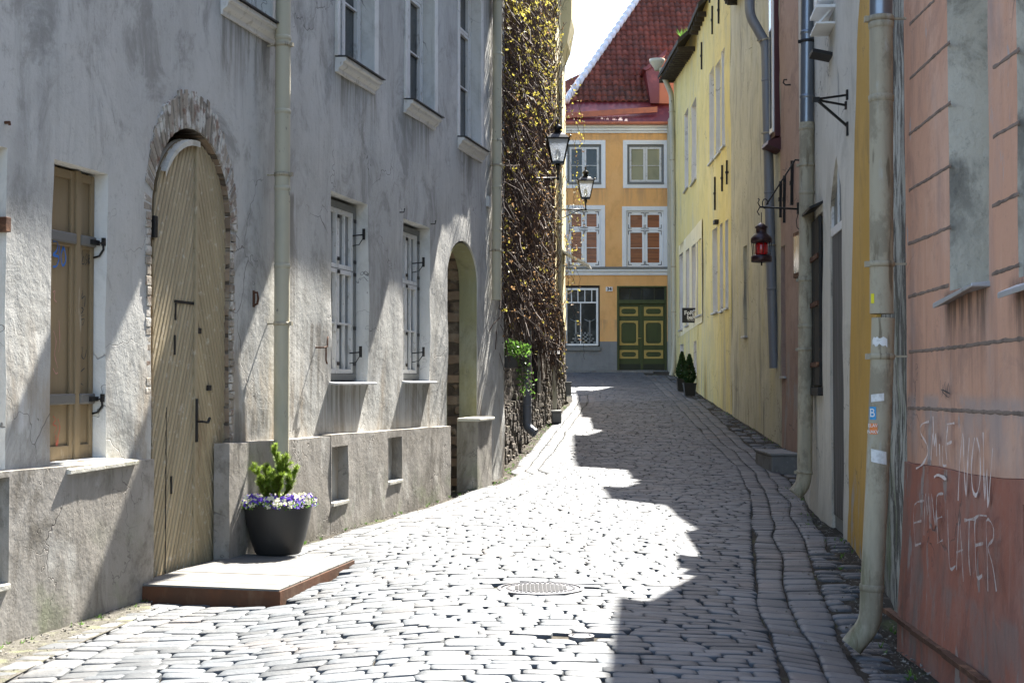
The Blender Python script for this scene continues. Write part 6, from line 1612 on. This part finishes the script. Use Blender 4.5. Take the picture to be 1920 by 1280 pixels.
# longitudinal gutter strips
def strip(xf, y0, y1, cols, m, wv=.035, seed=0):
    for j in range(cols):
        y = y0
        while y < y1:
            L = r9.uniform(.13, .30); X = lambda yy, jj: xf(yy) + jj*SW + wv*noise.noise(Vector((yy*.7, jj*2.3+seed, 1.0)))
            g = r9.uniform(.004, .009)
            if seed == 9 and j == 2 and y < 13.5 or (seed == 2 and j == 3): y += L; continue
            c = [(X(y, j)+g, y+g), (X(y, j+1)-g, y+g), (X(y+L, j+1)-g, y+L-g), (X(y+L, j)+g, y+L-g)]
            cx = (c[0][0]+c[1][0])/2; cy = y+L/2
            if not blocked(cx, cy): stone(m, c, gz, edge=.011, dome=.003, r=r9)
            y += L
strip(XLs, 6.0, 43.0, 3, sett, wv=.05, seed=2)
strip(XRs, 6.0, 54.0, 3, sett, wv=.06, seed=9)
# rough stones between the right strip and the walls
i = 0; y = 6.0
while y < 54:
    dy = r9.uniform(.11, .19)
    x = XRs(y) + (2 if y < 13.5 else 3)*SW + .03; xe = lerp_tab(TAB_R, y) - .05
    if y < 11.2: xe -= .12
    while x < xe - .12:
        w = r9.uniform(.16, .34); g = r9.uniform(.008, .02)
        if r9.random() > (.12 if y < 11.5 else .45):
            j_ = lambda: r9.uniform(-.02, .02)
            off = .05*noise.noise(Vector((x*1.3, y, 3)))
            c = [(x+g+j_(), y+g+off), (x+w-g, y+g+off+j_()), (x+w-g+j_(), y+dy-g+off), (x+g, y+dy-g+off+j_())]
            stone(sett, c, lambda a, b: gz(a, b)-.012, edge=.025, dome=.008, r=r9)
        x += w
    y += dy
o = cob.build('road', K['cobble']); o['kind'] = 'structure'
o = sett.build('gutter_paving', K['sett']); o['kind'] = 'structure'
# gravelly verge patches, lying over the dirt
def patch(pts, mt, name, h=.004):
    m = MB(); outline = [(p.x, p.y) for p in pts]
    xs = [p[0] for p in outline]; ys = [p[1] for p in outline]; v = [Vector(p) for p in outline]; n = len(v); x = min(xs)
    while x < max(xs):
        y = min(ys)
        while y < max(ys):
            if pip(x, y, outline) and not near_seg(x, y, outline, .03): v.append(Vector((x, y)))
            y += .09
        x += .09
    ov, oe, of, *_ = delaunay_2d_cdt(v, [(i, (i+1) % n) for i in range(n)], [], 1, 1e-5)
    fs = []
    for f in of:
        a, b, c = (ov[i] for i in f[:3]); fs.append(tuple(f) if (b-a).cross(c-a) > 0 else tuple(f[::-1]))
    m.add([(p.x, p.y, gz(p.x, p.y)+h+.008*noise.noise(Vector((p.x*7, p.y*7, 0)))) for p in ov], fs, True)
    o = m.build(name, K[mt]); o['kind'] = 'structure'
patch([gp_(x, y, 0) for x, y in ((-160, 1330), (0, 1240), (130, 1180), (230, 1138), (282, 1112), (284, 1085), (150, 1110), (0, 1150), (-160, 1190))], 'gravel', 'verge', .0)
patch([gp_(x, y, 0) for x, y in ((600, 1040), (690, 1010), (760, 1002), (800, 975), (870, 945), (880, 962), (800, 1000), (700, 1028), (640, 1050))], 'gravel', 'sand_patch', -.012)
# kerb at the foot of the orange house
m = MB(); 
for k in range(14):
    a, b = -2.5+k*.62, -2.5+(k+1)*.62; 
    if b > 6.0: break
    m.box(a+.005, b-.005, 55.9, 56.96, 1.6, 2.0 + rnd.uniform(0, .01))
o = m.build('kerb', K['concrete'], bevel=.012); o['kind'] = 'structure'
# loose grit, crumbs of render and weeds where walls meet the paving
gm = MB(); wm = MB(); rg = random.Random(21)
for i in range(5200):
    y = 6.5 + 40*rg.random()**1.7; side = rg.random() < .5
    if side: x = lerp_tab(TAB_L, y) + abs(rg.gauss(0, .12 + .25*max(0, (11-y)/5)))
    else: x = lerp_tab(TAB_R, y) - abs(rg.gauss(0, .28))
    if y > 43 or blocked(x, y): continue
    s = rg.uniform(.004, .016) * (1.6 if rg.random() < .06 else 1); z = gz(x, y) + (.0 if not side else .0)
    p = Vector((x, y, z)); q = [p + Vector((rg.uniform(-1,1), rg.uniform(-1,1), rg.uniform(-.2,.9)))*s for _ in range(5)]
    gm.add(q, [(0,1,2), (0,2,3), (0,3,4), (0,4,1), (1,2,3), (1,3,4)])
for i in range(240):
    y = 7 + 32*rg.random()**1.5; side = rg.random() < .6
    x = lerp_tab(TAB_L, y) + rg.uniform(.0, .1) if side else lerp_tab(TAB_R, y) - rg.uniform(0, .25)
    if y > 42 or blocked(x, y): continue
    p = Vector((x, y, gz(x, y)-.01))
    for k in range(7):
        d = Vector((rg.uniform(-1,1), rg.uniform(-1,1), rg.uniform(.6,1.6))).normalized()*rg.uniform(.02, .06); e = d.cross(rside(rg)).normalized()*.005
        wm.add([p-e, p+e, p+d], [(0,1,2)])
o = gm.build('loose_grit', K['grit']); o['kind'] = 'stuff'; o = wm.build('weeds', K['leaf']); o['kind'] = 'stuff'
# ------------------------------------------------------------------ light
SUN = Vector((.30, .77, 1.0)).normalized()
sl = bpy.data.lights.new('sun', 'SUN'); sl.energy = 5.0; sl.angle = math.radians(.5); sl.color = (1, .955, .88)
so = bpy.data.objects.new('sun', sl); COL.objects.link(so); so.rotation_euler = (-SUN).to_track_quat('-Z', 'Y').to_euler(); so.location = (0, 0, 30)
w = bpy.data.worlds.new('World'); scn.world = w; w.use_nodes = True; nt = w.node_tree
sky = nt.nodes.new('ShaderNodeTexSky'); sky.sky_type = 'NISHITA'; sky.sun_disc = False
sky.sun_elevation = math.asin(SUN.z); sky.sun_rotation = math.atan2(SUN.x, SUN.y); sky.air_density = 1.0; sky.dust_density = 1.5; sky.ozone_density = 1.0
bg = nt.nodes['Background']; nt.links.new(sky.outputs[0], bg.inputs[0]); bg.inputs[1].default_value = .085
vs_ = scn.view_settings; vs_.view_transform = 'Standard'; vs_.look = 'None'; vs_.gamma = 1; vs_.exposure = 2.6; vs_.use_curve_mapping = False
scn.cycles.max_bounces = 8; scn.cycles.diffuse_bounces = 5; scn.cycles.use_denoising = True
